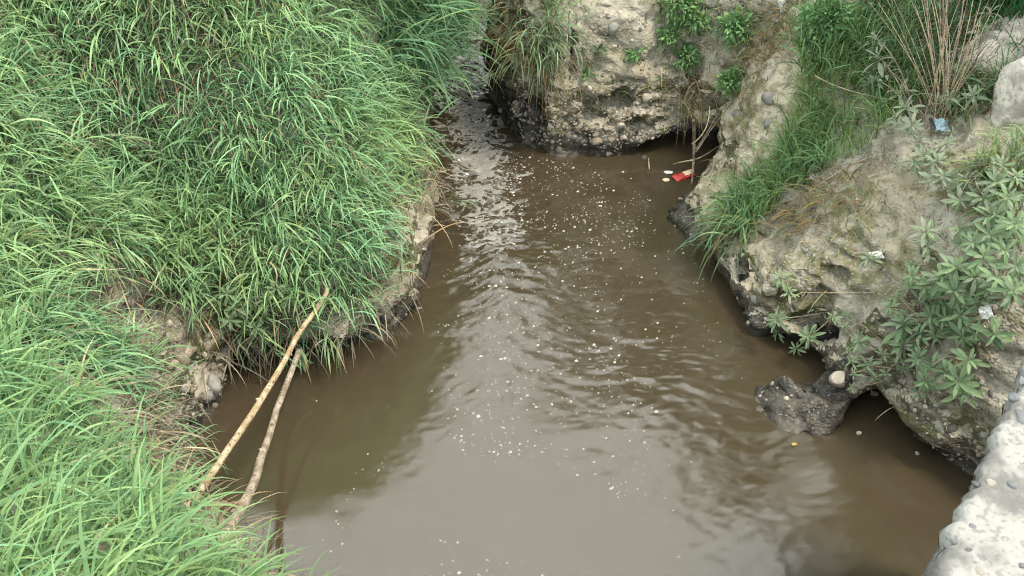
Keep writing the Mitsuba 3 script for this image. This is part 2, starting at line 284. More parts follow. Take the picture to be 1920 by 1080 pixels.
# ------------------------------------------------------------------ plant building
def leaf_bsdf(key, rough=.45, trans=.7):
    return bsdf(key, {'type': 'principledthin', 'base_color': {'type': 'mesh_attribute', 'name': 'vertex_color'}, 'roughness': rough, 'diff_trans': trans, 'spec_trans': 0.0, 'eta': 1.45})
leaf_bsdf('grass_leaf', .42, .75)
bsdf('dry_leaf', {'type': 'twosided', 'bsdf': {'type': 'diffuse', 'reflectance': {'type': 'mesh_attribute', 'name': 'vertex_color'}}})
def unit(a): return a / np.maximum(np.linalg.norm(a, axis=-1, keepdims=True), 1e-9)
def blades(base, dirs, length, width, droop, col, rng, segs=5, profile=None, tipcol=None):
    """Curved leaf ribbons: (vertices, faces, colours). droop: how far gravity turns a blade over its length."""
    n = len(base)
    length, width, droop = (np.broadcast_to(x, (n,)).astype(float) for x in (length, width, droop))
    prof = np.array(profile if profile is not None else np.interp(np.linspace(0, 1, segs + 1), [0, .15, .4, .75, 1], [.55, .9, 1, .62, .02]))
    d = unit(dirs.copy()); p = base.copy()
    roll = unit(np.cross(d, [0, 0, 1.0]) + 1e-6)
    up2 = np.cross(roll, d)
    a = rng.normal(0, .5, n)[:, None]
    side = roll * np.cos(a) + up2 * np.sin(a)
    V = np.zeros((n, segs + 1, 2, 3))
    for i in range(segs + 1):
        s_ = unit(side - (side * d).sum(1, keepdims=True) * d)
        w = (width * prof[i] / 2)[:, None]
        V[:, i, 0], V[:, i, 1] = p - s_ * w, p + s_ * w
        d = unit(d + np.array([0, 0, -1.0]) * (droop / segs * (0.35 + 1.3 * i / segs))[:, None])
        p = p + d * (length / segs)[:, None]
    i = np.arange(n)[:, None] * (segs + 1) * 2 + np.arange(segs)[None] * 2
    i = i.ravel()
    f = np.vstack([np.stack([i, i + 1, i + 3], 1), np.stack([i, i + 3, i + 2], 1)])
    patch = nnoise(base * 1.6, 7)[:, None] - .5 + .5 * (nnoise(base * 5, 8)[:, None] - .5)
    col = col * (1 + patch * [.26, .05, -.16])
    c = np.repeat(col, (segs + 1) * 2, 0)
    if tipcol is not None:
        t = np.tile(np.repeat(np.linspace(0, 1, segs + 1), 2), n)[:, None] ** 4
        c = c * (1 - t) + np.repeat(tipcol, (segs + 1) * 2, 0) * t
    return V.reshape(-1, 3), f, c
def join(parts):
    V, Fs, C, o = [], [], [], 0
    for v, f, c in parts:
        V.append(v); Fs.append(f + o); C.append(c); o += len(v)
    return np.vstack(V), np.vstack(Fs), np.vstack(C)
def tint(rng, n, base, spread=.22, warm=.065):
    k = np.exp(rng.normal(0, spread, (n, 1)))
    h = rng.normal(0, warm, (n, 1))
    return np.clip(np.array(base) * k * np.concatenate([1 + h, 1 + 0 * h, 1 - h], 1), .008, .6)
GV, GF, GN = gv, gf, gn
g_area = trimesh.Trimesh(gv, gf, process=False).area_faces
g_cent = gv[gf].mean(1); g_norm = unit(np.cross(gv[gf[:, 1]] - gv[gf[:, 0]], gv[gf[:, 2]] - gv[gf[:, 0]]))
def scatter(weight, count, rng):
    """Random points on the ground, by area times weight (one number per face)."""
    w = g_area * weight; w = w / w.sum()
    f = rng.choice(len(gf), count, p=w)
    r = rng.random((count, 2)); r = np.where(r.sum(1, keepdims=True) > 1, 1 - r, r)
    a, b, c = (gv[gf[f, i]] for i in range(3))
    return a + r[:, :1] * (b - a) + r[:, 1:] * (c - a), unit(gn[gf[f, 0]])
def within(poly): return shapely.contains_xy(poly, g_cent[:, 0], g_cent[:, 1])
def shoots(base, nrm, rng, stem, leaves, leaf_len, leaf_w, colour, droop=1.2, lean=(0, 0, 0), stem_col=(.13, .15, .06), spread=.45, up=.7, out=.5, open_angle=.75):
    """Grass shoots: a bending stem with long leaves set alternately along it."""
    n = len(base)
    d0 = unit(nrm * out + np.array([0, 0, up]) + np.array(lean) + rng.normal(0, spread, (n, 3)))
    L = rng.uniform(*stem, n)
    sd = rng.uniform(.3, .9, n)
    parts = [blades(base - d0 * .02, d0, L, .006, sd, tint(rng, n, stem_col), rng, 4, [1, .9, .8, .7, .4])]
    phase = rng.uniform(0, 6.28, n)
    for k in range(leaves):
        t = (.25 + .75 * (k + rng.uniform(0, .6, n)) / leaves)[:, None]
        t = np.minimum(t, 1)
        d = unit(d0 + np.array([0, 0, -1.0]) * (sd[:, None] * t * t * .9))
        p = base + unit(d0 + d) * L[:, None] * t
        a = phase + k * math.pi + rng.normal(0, .5, n)
        e1 = unit(np.cross(d, [.3, .2, .9])); e2 = np.cross(d, e1)
        side = e1 * np.cos(a)[:, None] + e2 * np.sin(a)[:, None]
        ang = np.clip(rng.normal(open_angle, .25, n), .15, 1.4)[:, None] * (1.1 - .45 * t)
        ld = unit(d * np.cos(ang) + side * np.sin(ang))
        parts.append(blades(p, ld, rng.uniform(*leaf_len, n), rng.uniform(*leaf_w, n), np.clip(rng.normal(droop, .5, n), .1, 3), tint(rng, n, colour), rng, 5))
    return join(parts)
def put_leaves(key, m, mat='grass_leaf', **kw): put(key, (m[0], m[1]), mat, True, color=m[2], **kw)

GX, GY, GZ = g_cent.T
on_land = ~is_mud
left = GX < np.interp(GY, [2, 4.3, 5.5, 8], [0, -.1, -.3, -.45])
clump = nfbm(g_cent * 1.7, 3, 71)
upward = np.clip(g_norm[:, 2] + .75, .4, 1.2)
bare_patch = land_polygon([(190, 560), (270, 545), (330, 600), (420, 640), (440, 700), (420, 760), (380, 810), (330, 830), (280, 740), (190, 620)])
nose = land_polygon([(730, 380), (775, 385), (800, 440), (805, 480), (760, 540), (735, 545), (725, 470)])
bare_nose = np.clip(np.minimum(np.linalg.norm(g_cent - hit(785, 425)[0], axis=1), np.linalg.norm(g_cent - hit(778, 500)[0], axis=1)) / .60, 0, 1); bare_nose = np.clip((bare_nose - .52) / .4, .004, 1)
mound_edge = 1.95 - .78 * (GX + 1.17)
GREEN = (.26, .43, .23)
lip = np.clip((fd[:len(GX)] - .02) / .16, .1, 1)

def slope_grass():
    rng = np.random.default_rng(11)
    w = left * on_land * (GY < 4.8 + .4 * (GX < -1.2)) * (GY > mound_edge + .42 * np.clip((GX + 1.85) / .3, 0, 1)) * (GZ > .10) * upward * np.clip((clump - .25) * 4, .8, 1.2)
    w = w * np.where(within(bare_patch.buffer(.07)), .015, 1) * bare_nose * np.where(GY > 6, .2, 1) * np.where(GX < -2.7, .5, 1)
    b, n = scatter(w * lip, 6600, rng)
    a = shoots(b, n, rng, (.06, .28), 6, (.10, .215), (.0048, .0100), GREEN, droop=1.0, lean=(.04, -.08, .25), spread=.62)
    b, n = scatter(w, 5200, rng)
    c = blades(b, unit(n * .5 + rng.normal(0, .5, b.shape) + [0, 0, .4]), rng.uniform(.08, .24, len(b)), rng.uniform(.004, .009, len(b)), rng.uniform(.4, 2.2, len(b)), tint(rng, len(b), (.15, .245, .13)), rng)
    return join([a, c])
put_leaves('slope_grass', slope_grass(), label='dense bank of long arching green grass leaves covering the left slope', cat='grass', kind='stuff')
def dry_grass():
    rng = np.random.default_rng(12)
    w = left * on_land * (GY > mound_edge) * (GY < 5.4) * (GZ > .06) * upward * np.clip((nfbm(g_cent * 2.3, 3, 75) - .38) * 5, .08, 1.3)
    w = w * np.where(GX < -1.4, 1.8, 1) * np.maximum(bare_nose, .25) * np.where(within(bare_patch), .12, 1)
    b, n = scatter(w, 8000, rng)
    a = blades(b, unit(n * .5 + rng.normal(0, .6, b.shape) + [.1, -.2, .35]), rng.uniform(.1, .32, len(b)), rng.uniform(.004, .009, len(b)), rng.uniform(.5, 2.6, len(b)), tint(rng, len(b), (.235, .20, .15), .3, .07), rng)
    # the thatch that hangs over the lip of the bank
    w = left * (GZ > .12) * (GZ < .5) * (GY > 2.9) * (GY < 5.0) * (g_norm[:, 2] < .75) * bare_nose * np.where(within(bare_patch), .08, 1) * (GY > 3.15)
    b, n = scatter(w, 200, rng)
    c = blades(b, unit(n * .8 + rng.normal(0, .4, b.shape) + [0, 0, .05]), rng.uniform(.12, .34, len(b)), rng.uniform(.004, .008, len(b)), rng.uniform(1.5, 3.5, len(b)), tint(rng, len(b), (.19, .16, .115), .35, .1), rng)
    return join([a, c])
put_leaves('dry_grass', dry_grass(), 'dry_leaf', label='brown dead grass blades tangled below the green grass of the left slope', cat='dry grass', kind='stuff')
def near_grass():
    rng = np.random.default_rng(13)
    w = left * on_land * (GY < mound_edge - .05) * (GZ > .3) * upward * np.where((GX > -1.12) & (GY > 1.55), .35, 1)
    b, n = scatter(w, 1500, rng)
    a = shoots(b, n, rng, (.04, .15), 5, (.16, .31), (.006, .011), (.22, .36, .175), droop=1.3, lean=(.05, .0, .1), spread=.55, open_angle=.7)
    b, n = scatter(w, 5200, rng)
    c = blades(b, unit(n * .35 + rng.normal(0, .55, b.shape) + [.05, 0, .6]), rng.uniform(.10, .29, len(b)), rng.uniform(.0045, .009, len(b)), rng.uniform(.4, 1.9, len(b)), tint(rng, len(b), (.215, .355, .17)), rng, 6)
    return join([a, c])
put_leaves('near_grass', near_grass(), label='bright green long bladed grass on the mound at the lower left', cat='grass', kind='stuff')
def reed_grass():
    rng = np.random.default_rng(14)
    w = left * on_land * (GY > 4.78) * (GZ > .3) * (GX > -2.2) * (GX < np.interp(GY, [4.8, 5.3, 6.0, 6.5, 8], [-.74, -.66, -.62, -.61, -.76])) * np.clip(.6 + (GY - 5.4), .35, 1)
    b, n = scatter(w, 2700, rng)
    return shoots(b, n, rng, (.2, .6), 7, (.18, .36), (.009, .015), (.125, .235, .13), droop=1.2, lean=(.18, -.2, .45), spread=.3)
put_leaves('reed_grass', reed_grass(), label='dark green tall reed grass leaning over the narrow head of the channel', cat='reed grass', kind='stuff')

meadow = land_polygon([(1490, 70), (1500, 150), (1470, 250), (1440, 310), (1400, 360), (1350, 420), (1390, 460), (1450, 400), (1520, 340), (1600, 300), (1680, 250), (1720, 160), (1690, 70), (1620, 40), (1540, 30)])
top_land = Polygon([(.9, 5.6), (1.4, 5.35), (1.75, 5.2), (2.2, 5.1), (3.4, 4.9), (3.4, 7.5), (-.2, 7.5), (-.1, 6.2), (.45, 6.35)])
def right_grass():
    rng = np.random.default_rng(15)
    w = ~left * on_land * within(meadow) * np.clip((nfbm(g_cent * 3, 3, 78) - .36) * 5, .06, 1.2)
    b, n = scatter(w, 2900, rng)
    a = blades(b, unit(n * .3 + rng.normal(0, .28, b.shape) + [-.05, -.05, .8]), rng.uniform(.08, .25, len(b)), rng.uniform(.004, .008, len(b)), rng.uniform(.2, 1.6, len(b)), tint(rng, len(b), (.27, .425, .18)), rng, 5)
    b, n = scatter(w, 300, rng)
    c = shoots(b, n, rng, (.08, .2), 4, (.1, .2), (.006, .011), (.14, .24, .115), lean=(-.1, -.1, .2))
    return join([a, c])
put_leaves('meadow_grass', right_grass(), label='fine bright green grass in a patch on the right bank behind the earth spur', cat='grass', kind='stuff')
def sparse_grass():
    rng = np.random.default_rng(16)
    w = ~left * on_land * (GZ > .15) * (GY > 2.9) * np.clip((nfbm(g_cent * 2.2, 3, 81) - .5) * 6, .0, 1) * np.where(within(top_land), 2.0, .35) * np.where(within(meadow), 0, 1)
    b, n = scatter(w, 3400, rng)
    a = blades(b, unit(n * .5 + rng.normal(0, .45, b.shape) + [0, 0, .5]), rng.uniform(.05, .2, len(b)), rng.uniform(.003, .007, len(b)), rng.uniform(.3, 2.2, len(b)), np.where(rng.random((len(b), 1)) < .5, tint(rng, len(b), (.14, .21, .10)), tint(rng, len(b), (.32, .27, .18))), rng)
    return a
put_leaves('sparse_grass', sparse_grass(), 'dry_leaf', label='thin half dry grass scattered over the earth of the right bank', cat='grass', kind='stuff')

# ------------------------------------------------------------------ small builders
def plain(key, c, rough=.6, **kw): return bsdf(key, {'type': 'twosided', 'bsdf': {'type': 'principled', 'base_color': rgb(c) if not isinstance(c, dict) else c, 'roughness': rough, 'specular': .4, **kw}})
def tube(points, radii, sides=8, seed=0, rough=0.0):
    p = np.asarray(points, float)
    t = unit(np.gradient(p, axis=0)); a = unit(np.cross(t, [.31, .17, .93])); b = np.cross(t, a)
    ang = np.arange(sides) * 2 * np.pi / sides
    r = np.broadcast_to(radii, (len(p),))[:, None] * np.ones(sides)[None]
    if rough: r = r * (1 + rough * 2 * (nfbm(np.stack(np.broadcast_arrays(np.arange(len(p))[:, None] * .35, np.cos(ang)[None] * 1.2 + seed, np.sin(ang)[None] * 1.2), -1), 3, seed) - .5))
    v = p[:, None] + r[..., None] * (np.cos(ang)[None, :, None] * a[:, None] + np.sin(ang)[None, :, None] * b[:, None])
    v = np.vstack([v.reshape(-1, 3), p[:1], p[-1:]])
    i, j = np.meshgrid(np.arange(len(p) - 1), np.arange(sides), indexing='ij'); k = (j + 1) % sides
    f = np.vstack([np.stack([i * sides + j, i * sides + k, (i + 1) * sides + k], -1).reshape(-1, 3), np.stack([i * sides + j, (i + 1) * sides + k, (i + 1) * sides + j], -1).reshape(-1, 3)])
    s, m = np.arange(sides), len(p) * sides
    f = np.vstack([f, np.stack([np.full(sides, m), (s + 1) % sides, s], 1), np.stack([np.full(sides, m + 1), (len(p) - 1) * sides + s, (len(p) - 1) * sides + (s + 1) % sides], 1)])
    return v, f
def spline(pts, n):
    from scipy.interpolate import CubicSpline
    pts = np.asarray(pts, float); s = np.concatenate([[0], np.cumsum(np.linalg.norm(np.diff(pts, axis=0), axis=1))])
    if len(pts) == 2: return pts[0] + np.linspace(0, 1, n)[:, None] * (pts[1] - pts[0])
    return CubicSpline(s, pts)(np.linspace(0, s[-1], n))
def rock(seed, sub=2, angular=.5, rough=.22):
    """A stone of unit size: a noisy ball with a few flats struck off it."""
    m = trimesh.creation.icosphere(subdivisions=sub); v = np.array(m.vertices); rng = np.random.default_rng(seed)
    v *= (1 + rough * 2 * (nfbm(v * 1.3 + seed * 3.7, 3, seed) - .5))[:, None]
    for _ in range(int(7 * angular * 2)):
        d = unit(rng.normal(0, 1, 3)); h = rng.uniform(.62, .9); q = v @ d
        v -= np.maximum(q - h, 0)[:, None] * d * .92
    return v, np.array(m.faces)
def basis(axis, roll=0.0):
    z = unit(np.asarray(axis, float)); x = unit(np.cross([0.13, .97, .2] if abs(z[1]) < .9 else [1, 0, 0], z)); y = np.cross(z, x)
    c, s = math.cos(roll), math.sin(roll)
    return np.stack([x * c + y * s, y * c - x * s, z], 1)
def xform(p, R, s):
    m = np.eye(4); m[:3, :3] = R * np.asarray(s); m[:3, 3] = p
    return T(m)
counts = {}
def numbered(name):
    k = counts.get(name, 0); counts[name] = k + 1
    return name if k == 0 else f'{name}_{k:03d}'

# ------------------------------------------------------------------ stones in the banks
def stone_mat(key, c, k):
    bsdf(key, {'type': 'twosided', 'bsdf': {'type': 'diffuse', 'reflectance': mikit.proc(lambda p, n, uv: mi.Color3f(*c) * (.62 + .75 * mikit.fbm(p.x * 42 + k, p.y * 42, p.z * 42, 3)))}})
stone_mat('pebble_tan', (.25, .22, .175), 3); stone_mat('pebble_grey', (.24, .24, .225), 5); stone_mat('pebble_dark', (.11, .105, .095), 9); stone_mat('pebble_pale', (.38, .35, .30), 7)
PEB = [mikit.ply(rock(40 + i, 2 if i < 3 else 1, .8, .24), None, smooth=40) for i in range(6)]
MATS = ['pebble_tan', 'pebble_grey', 'pebble_dark', 'pebble_pale']
def stone(p, n, size, mat, seed, holder='ground', name='stone', label=None):
    rng = np.random.default_rng(seed)
    key = numbered(f'{holder}__{name}')
    s = size * np.array([rng.uniform(.85, 1.25), rng.uniform(.75, 1.0), rng.uniform(.6, .8)])
    scene[key] = {**PEB[seed % 6], 'bsdf': {'type': 'ref', 'id': 'mat_' + mat}, 'to_world': xform(p + n * size * -.05, basis(n + rng.normal(0, .3, 3), rng.uniform(0, 6.3)), s)}
    note(key, label)
# the larger ones, where they sit: photograph position, radius in metres, kind
for i, (x, y, r, m) in enumerate([(402, 720, .052, 1), (388, 743, .034, 1), (345, 712, .026, 1), (345, 728, .022, 1), (291, 704, .024, 1), (282, 728, .03, 0), (388, 650, .028, 0), (386, 666, .024, 3), (322, 770, .03, 0), (362, 755, .022, 1), (330, 745, .02, 1), (402, 760, .02, 0),
                                  (212, 565, .065, 0), (372, 540, .05, 0), (230, 625, .06, 1), (340, 672, .05, 0), (1060, 116, .045, 3), (1098, 29, .022, 3), (1165, 32, .05, 3), (1150, 55, .06, 1), (1107, 113, .05, 0), (1118, 265, .042, 0), (1142, 287, .036, 3), (1117, 252, .026, 0),
                                  (1213, 183, .045, 3), (1215, 222, .055, 0), (1245, 115, .05, 0), (1205, 42, .018, 3), (1163, 236, .03, 3), (1185, 165, .02, 1), (1260, 210, .03, 1), (1440, 183, .05, 1), (1440, 230, .045, 1), (1380, 213, .04, 1), (1440, 143, .05, 3), (1590, 690, .02, 0),
                                  (1473, 748, .021, 3), (1415, 562, .03, 1), (1398, 553, .035, 2), (1574, 452, .012, 3), (1392, 478, .018, 3), (1610, 812, .014, 3), (1760, 800, .026, 1), (1785, 805, .03, 2), (1822, 807, .026, 0), (1845, 815, .022, 1), (1720, 748, .014, 3), (1735, 762, .014, 3), (1720, 850, .014, 3),
                                  (1640, 738, .03, 0), (1526, 480, .02, 1), (1605, 470, .02, 0), (1510, 505, .018, 1), (770, 545, .02, 0), (785, 578, .014, 1), (760, 590, .016, 1), (1208, 295, .03, 2), (1048, 285, .04, 2)]):
    q, n = hit(x, y)
    stone(q, n, r, MATS[m], 500 + i)
q, n = hit(1574, 716)
pk = 'pale_stone'
put(pk, (rock(77, 3, .4, .12)[0] * [.046, .04, .05] @ basis(n, .4).T + q + n * .035, rock(77, 3)[1]), 'pebble_pale', 50, 'rounded cream stone on the edge above the low arch of the right bank', 'stone')
cliff = land_polygon([(985, 150), (1060, 130), (1150, 160), (1260, 170), (1290, 260), (1240, 285), (1100, 288), (1000, 280)]).buffer(.12)
lower_right = land_polygon([(1600, 715), (1700, 740), (1820, 760), (1850, 800), (1800, 880), (1700, 820), (1640, 770)]).buffer(.06)
foot = land_polygon([(1340, 480), (1390, 500), (1420, 560), (1400, 600), (1370, 560)])
def gravel():
    rng = np.random.default_rng(31)
    w = np.where(within(cliff) * (GZ > .04), 1.0, 0) + np.where(within(bare_patch) & (GZ > .04), 2.4, 0) + np.where(within(lower_right), .55, 0) + ~left * .13 * (GY > 2.5)
    w = w * np.clip((nfbm(g_cent * 4, 3, 35) - .36) * 6, .08, 1.3)
    N = 4600
    b, n = scatter(w, N, rng)
    r = np.clip(np.exp(rng.normal(math.log(.0085), .42, N)), .004, .03)
    order = np.argsort(-r)
    for k in order[:235]:
        stone(b[k], n[k], r[k], MATS[rng.choice(4, p=[.42, .3, .14, .14])], 1000 + int(k))
    V, Fs, o = {m: [] for m in range(4)}, {m: [] for m in range(4)}, 0
    shapes = [rock(60 + i, 1, .5, .16) for i in range(4)]
    for k in order[235:]:
        m = rng.choice(4, p=[.45, .28, .15, .12]); v, f = shapes[k % 4]
        V[m].append(v * [1.1, .9, .7] * r[k] @ basis(n[k] + rng.normal(0, .3, 3), rng.uniform(0, 6)).T + b[k] + n[k] * r[k] * .05); Fs[m].append(f)
    for m in range(4):
        o = np.cumsum([0] + [len(v) for v in V[m]])
        key = 'ground__gravel' + ('' if m == 0 else f'_{m:03d}')
        put(key, (np.vstack(V[m]), np.vstack([f + a for f, a in zip(Fs[m], o)])), MATS[m], 40, kind='stuff')
gravel()

# boulders beside the path on the right
def boulder_relief(p, n, uv): return mikit.fbm(p.x * 30, p.y * 30, p.z * 30, 4)
def boulder_colour(p, n, uv):
    a = mikit.fbm(p.x * 14, p.y * 14, p.z * 14, 4)
    col = mikit.mix(mi.Color3f(.30, .285, .26), mi.Color3f(.50, .475, .44), mikit.smoothstep(.35, .62, a))
    return mikit.mix(col, mi.Color3f(.17, .155, .13), mikit.smoothstep(.56, .72, mikit.fbm(p.x * 60, p.y * 60, p.z * 60, 3)) * .45)
bsdf('boulder', {'type': 'bumpmap', 'arbitrary': mikit.proc(boulder_relief, 2e-3), 'scale': .012, 'bsdf': {'type': 'twosided', 'bsdf': {'type': 'diffuse', 'reflectance': mikit.proc(boulder_colour)}}})
for i, (x, y, s, lb) in enumerate([(1915, 95, (.25, .19, .14), 'smooth grey boulder, topmost of the three at the upper right edge'), (1868, 135, (.20, .18, .13), 'pale rough boulder just below the smooth grey one at the upper right'),
                                   (1930, 215, (.23, .23, .19), 'large pale broken boulder with dark cracks above the willow leaved shrubs at the right edge')]):
    q, n = hit(min(x, 1905), y)
    if x > 1905: q = q + [.0035 * (x - 1905), 0, 0]
    v, f = rock(81 + i, 4, .35, .3)
    v = v + trimesh.Trimesh(v, f, process=False).vertex_normals * (.10 * (nfbm(v * 3.5 + i * 9, 3, 5) - .5))[:, None]
    put(numbered('boulder'), (v * s @ basis([.1 * i - .1, -.2, 1], .5 * i).T + q + [0, 0, s[2] * .45], f), 'boulder', 50, lb, 'boulder', 'boulders at the right edge')

# ------------------------------------------------------------------ concrete wing wall with river gravel in it
EA, EB = np.array([.62, .768]), np.array([1.50, 1.905])
ED = (EB - EA) / np.linalg.norm(EB - EA); EN = np.array([ED[1], -ED[0]])       # EN points away from the water
def conc_colour(p, n, uv):
    a = mikit.fbm(p.x * 16, p.y * 16, p.z * 16, 4); c = mikit.fbm(p.x * 120, p.y * 120, p.z * 120, 3)
    col = mikit.mix(mi.Color3f(.15, .152, .150), mi.Color3f(.285, .29, .285), mikit.smoothstep(.34, .6, a))
    return mikit.mix(col, mi.Color3f(.12, .12, .12), mikit.smoothstep(.50, .72, c) * .5)
bsdf('concrete', {'type': 'bumpmap', 'arbitrary': mikit.proc(lambda p, n, uv: mikit.fbm(p.x * 45, p.y * 45, p.z * 45, 4), 1e-3), 'scale': .012, 'bsdf': {'type': 'twosided', 'bsdf': {'type': 'diffuse', 'reflectance': mikit.proc(conc_colour)}}})
WTOP = 1.7
def wall_top(s, w):
    p = np.stack([s, w, 0 * s], -1)
    return WTOP + .018 * (nfbm(p * 7, 3, 51) - .5) + .014 * (nfbm(p * 28, 3, 53) - .5)
def wall_mesh():
    S = np.arange(-.35, 1.75, .009)
    prof = [(-.10, -.3), (-.04, .8), (-.005, 1.3)] + [(.012 * 0, None)] + [(w, None) for w in np.arange(.009, .95, .011)] + [(1.2, 1.0), (1.25, -.3)]
    V = []
    for w, z in prof:
        w_ = np.full_like(S, w)
        wob = (.05 * (nfbm(np.stack([S * 6, 0 * S, 0 * S + (0 if z is None else z)], -1), 3, 57) - .5) + .03 * (nfbm(np.stack([S * 28, 0 * S, 0 * S + (0 if z is None else z * 5)], -1), 3, 58) - .5)) * max(0, 1 - w / .3)
        wid = w_ + wob + (0 if z is None or w > 1 else .082)
        zz = wall_top(S, w_) - .035 * max(0, 1 - w / .022) ** 2 if z is None else np.full_like(S, z)
        xy = EA + S[:, None] * ED + wid[:, None] * EN
        V.append(np.column_stack([xy, zz]))
    n, m = len(prof), len(S)
    return np.vstack(V), grid_faces(n, m)[:, ::-1]
put('concrete_wall', wall_mesh(), 'concrete', 55, 'bright rough concrete wall of the bridge with river gravel set in it at the lower right corner', 'wall')
stone_mat('gravel_blue', (.15, .16, .175), 13); stone_mat('gravel_sand', (.25, .24, .215), 17); stone_mat('gravel_slate', (.11, .115, .125), 19)
def wall_stones():
    rng = np.random.default_rng(52); pts = []
    tries = 0
    while len(pts) < 285 and tries < 9000:
        tries += 1
        s, w, r = rng.uniform(-.05, 1.15), rng.uniform(.005, .6), np.clip(np.exp(rng.normal(math.log(.0105), .42)), .0055, .03)
        if all((s - a) ** 2 + (w - b) ** 2 > (.95 * (r + c)) ** 2 for a, b, c in pts): pts.append((s, w, r))
    for i, (s, w, r) in enumerate(pts):
        key = numbered('concrete_wall__stone')
        xy = EA + s * ED + w * EN
        z = float(wall_top(np.array([s]), np.array([w]))[0])
        scene[key] = {**PEB[i % 6], 'bsdf': {'type': 'ref', 'id': 'mat_' + ['gravel_blue', 'gravel_sand', 'gravel_slate'][rng.choice(3, p=[.45, .35, .2])]},
                      'to_world': xform(np.array([*xy, z - r * rng.uniform(.28, .55)]), basis([rng.normal(0, .25), rng.normal(0, .25), 1], rng.uniform(0, 6.3)), r * np.array([1.25, .85, .62]))}
wall_stones()

# ------------------------------------------------------------------ two cut poles
def bark(key, a, b):
    def col(p, n, uv):
        t = mikit.fbm(p.x * 30, p.y * 30, p.z * 30, 4)
        c = mikit.mix(mi.Color3f(*a), mi.Color3f(*b), mikit.smoothstep(.36, .62, t))
        return mikit.mix(c, mi.Color3f(.09, .07, .05), mikit.smoothstep(.7, .8, mikit.noise(p.x * 110, p.y * 110, p.z * 110)) * .7)
    bsdf(key, {'type': 'bumpmap', 'arbitrary': mikit.proc(lambda p, n, uv: mikit.fbm(p.x * 60, p.y * 60, p.z * 60, 3), 1e-3), 'scale': .006, 'bsdf': {'type': 'twosided', 'bsdf': {'type': 'diffuse', 'reflectance': mikit.proc(col)}}})
bark('pole_pale', (.32, .25, .155), (.46, .385, .275)); bark('pole_grey', (.23, .19, .145), (.375, .325, .265)); bark('twig', (.15, .125, .095), (.28, .245, .19))
def on_ground(x, y, up):
    q, n = hit(x, y); return q + unit(np.array([0, 0, CAM_H]) - q) * up
def pole(pts, r0, r1, mat, label, knots, seed):
    key = numbered('wooden_pole')
    p = spline(pts, 70); rng = np.random.default_rng(seed)
    p[1:-1] += gaussian_filter(rng.normal(0, .014, (68, 3)), (4, 0))
    put(key, tube(p, np.linspace(r0, r1, 70), 12, seed, .16), mat, True, label, 'pole', 'cut poles across the stream')
    t = unit(np.gradient(p, axis=0))
    for k in knots:
        i = int(k * 69); d = unit(np.cross(t[i], rng.normal(0, 1, 3)) + [0, 0, .4] - .3 * np.array([0, 1, 0])); r = np.interp(k, [0, 1], [r0, r1])
        put(numbered(key + '__knot'), tube([p[i] + d * r * .4, p[i] + d * r * 1.05, p[i] + d * r * 1.45 + t[i] * r * .3], [r * .75, r * .5, r * .28], 8, seed, .2), mat, True)
pole([on_ground(614, 540, .10), on_ground(580, 600, .2), at(478, 765, .38), on_ground(365, 938, .10), on_ground(352, 958, .05)], .0125, .0155, 'pole_pale', 'slender pale yellowish pole, the farther of two leaning over the water', [.3, .55], 3)
pole([at(562, 655, .22), at(545, 702, .16), at(489, 862, .26), on_ground(417, 1035, .12), on_ground(407, 1062, .06)], .0145, .0215, 'pole_grey', 'thicker grey brown knotty pole, the nearer of two leaning over the water', [.15, .3, .42, .455, .6, .75], 5)

# ------------------------------------------------------------------ willow leaved plants: stems that end in whorls of leaves
plain_leaf = {}
for nm, c in (('leaf_fresh', (.23, .33, .19)), ('leaf_mid', (.185, .275, .16)), ('leaf_dull', (.23, .30, .21)), ('leaf_dark', (.105, .175, .095)), ('leaf_grey', (.28, .33, .245))):
    bsdf(nm, {'type': 'principledthin', 'base_color': rgb(c), 'roughness': .42, 'diff_trans': .6, 'spec_trans': 0.0, 'eta': 1.45})
def leaf_shape(curl, fold, wide=.115, notch=0.0, seg=6):
    """A lance shaped leaf of unit length along +x: folded at the midrib, curling down."""
    t = np.linspace(0, 1, seg + 1)
    w = wide * np.interp(t, [0, .12, .35, .6, .85, 1], [.10, .35, .8, 1, .6, .02])
    x, z, a, V = 0, 0, .0, []
    for i in range(seg + 1):
        V += [(x, -w[i] / 1, z + fold * w[i]), (x, 0, z), (x, w[i] / 1, z + fold * w[i])]
        a = -curl * t[i]; x += math.cos(a) / seg; z += math.sin(a) / seg
    i = np.arange(seg) * 3
    f = np.vstack([np.stack([i + j, i + 3 + j, i + 4 + j], 1) for j in (0, 1)] + [np.stack([i + j, i + 4 + j, i + 1 + j], 1) for j in (0, 1)])
    return np.array(V), f
LEAF = [mikit.ply(leaf_shape(c, f), None, smooth=True) for c, f in ((.5, .35), (.9, .3), (.2, .45), (1.3, .25))]
def whorl(holder, p, axis, leaf_len, count, mats, rng, wide=1.0):
    """Leaves spiralling round a shoot tip, each an entry of its own."""
    axis = unit(axis)
    for k in range(count):
        t = k / max(count - 1, 1)                                   # 0 = oldest, lowest
        az = k * 2.39996 + rng.normal(0, .25)
        el = math.radians(-12 + 78 * t ** 1.4 + rng.normal(0, 9))
        B = basis(axis)
        d = B[:, 0] * math.cos(az) * math.cos(el) + B[:, 1] * math.sin(az) * math.cos(el) + axis * math.sin(el)
        L = leaf_len * (1.0 - .5 * t ** 2) * rng.uniform(.8, 1.12)
        y = unit(np.cross(axis, d)); z = np.cross(d, y)
        R = np.stack([d, y, z], 1)
        key = numbered(holder + '__leaf')
        scene[key] = {**LEAF[rng.integers(4)], 'bsdf': {'type': 'ref', 'id': 'mat_' + mats[rng.choice(len(mats))]}, 'to_world': xform(p - axis * leaf_len * .35 * (1 - t), R, [L, L * wide, L])}
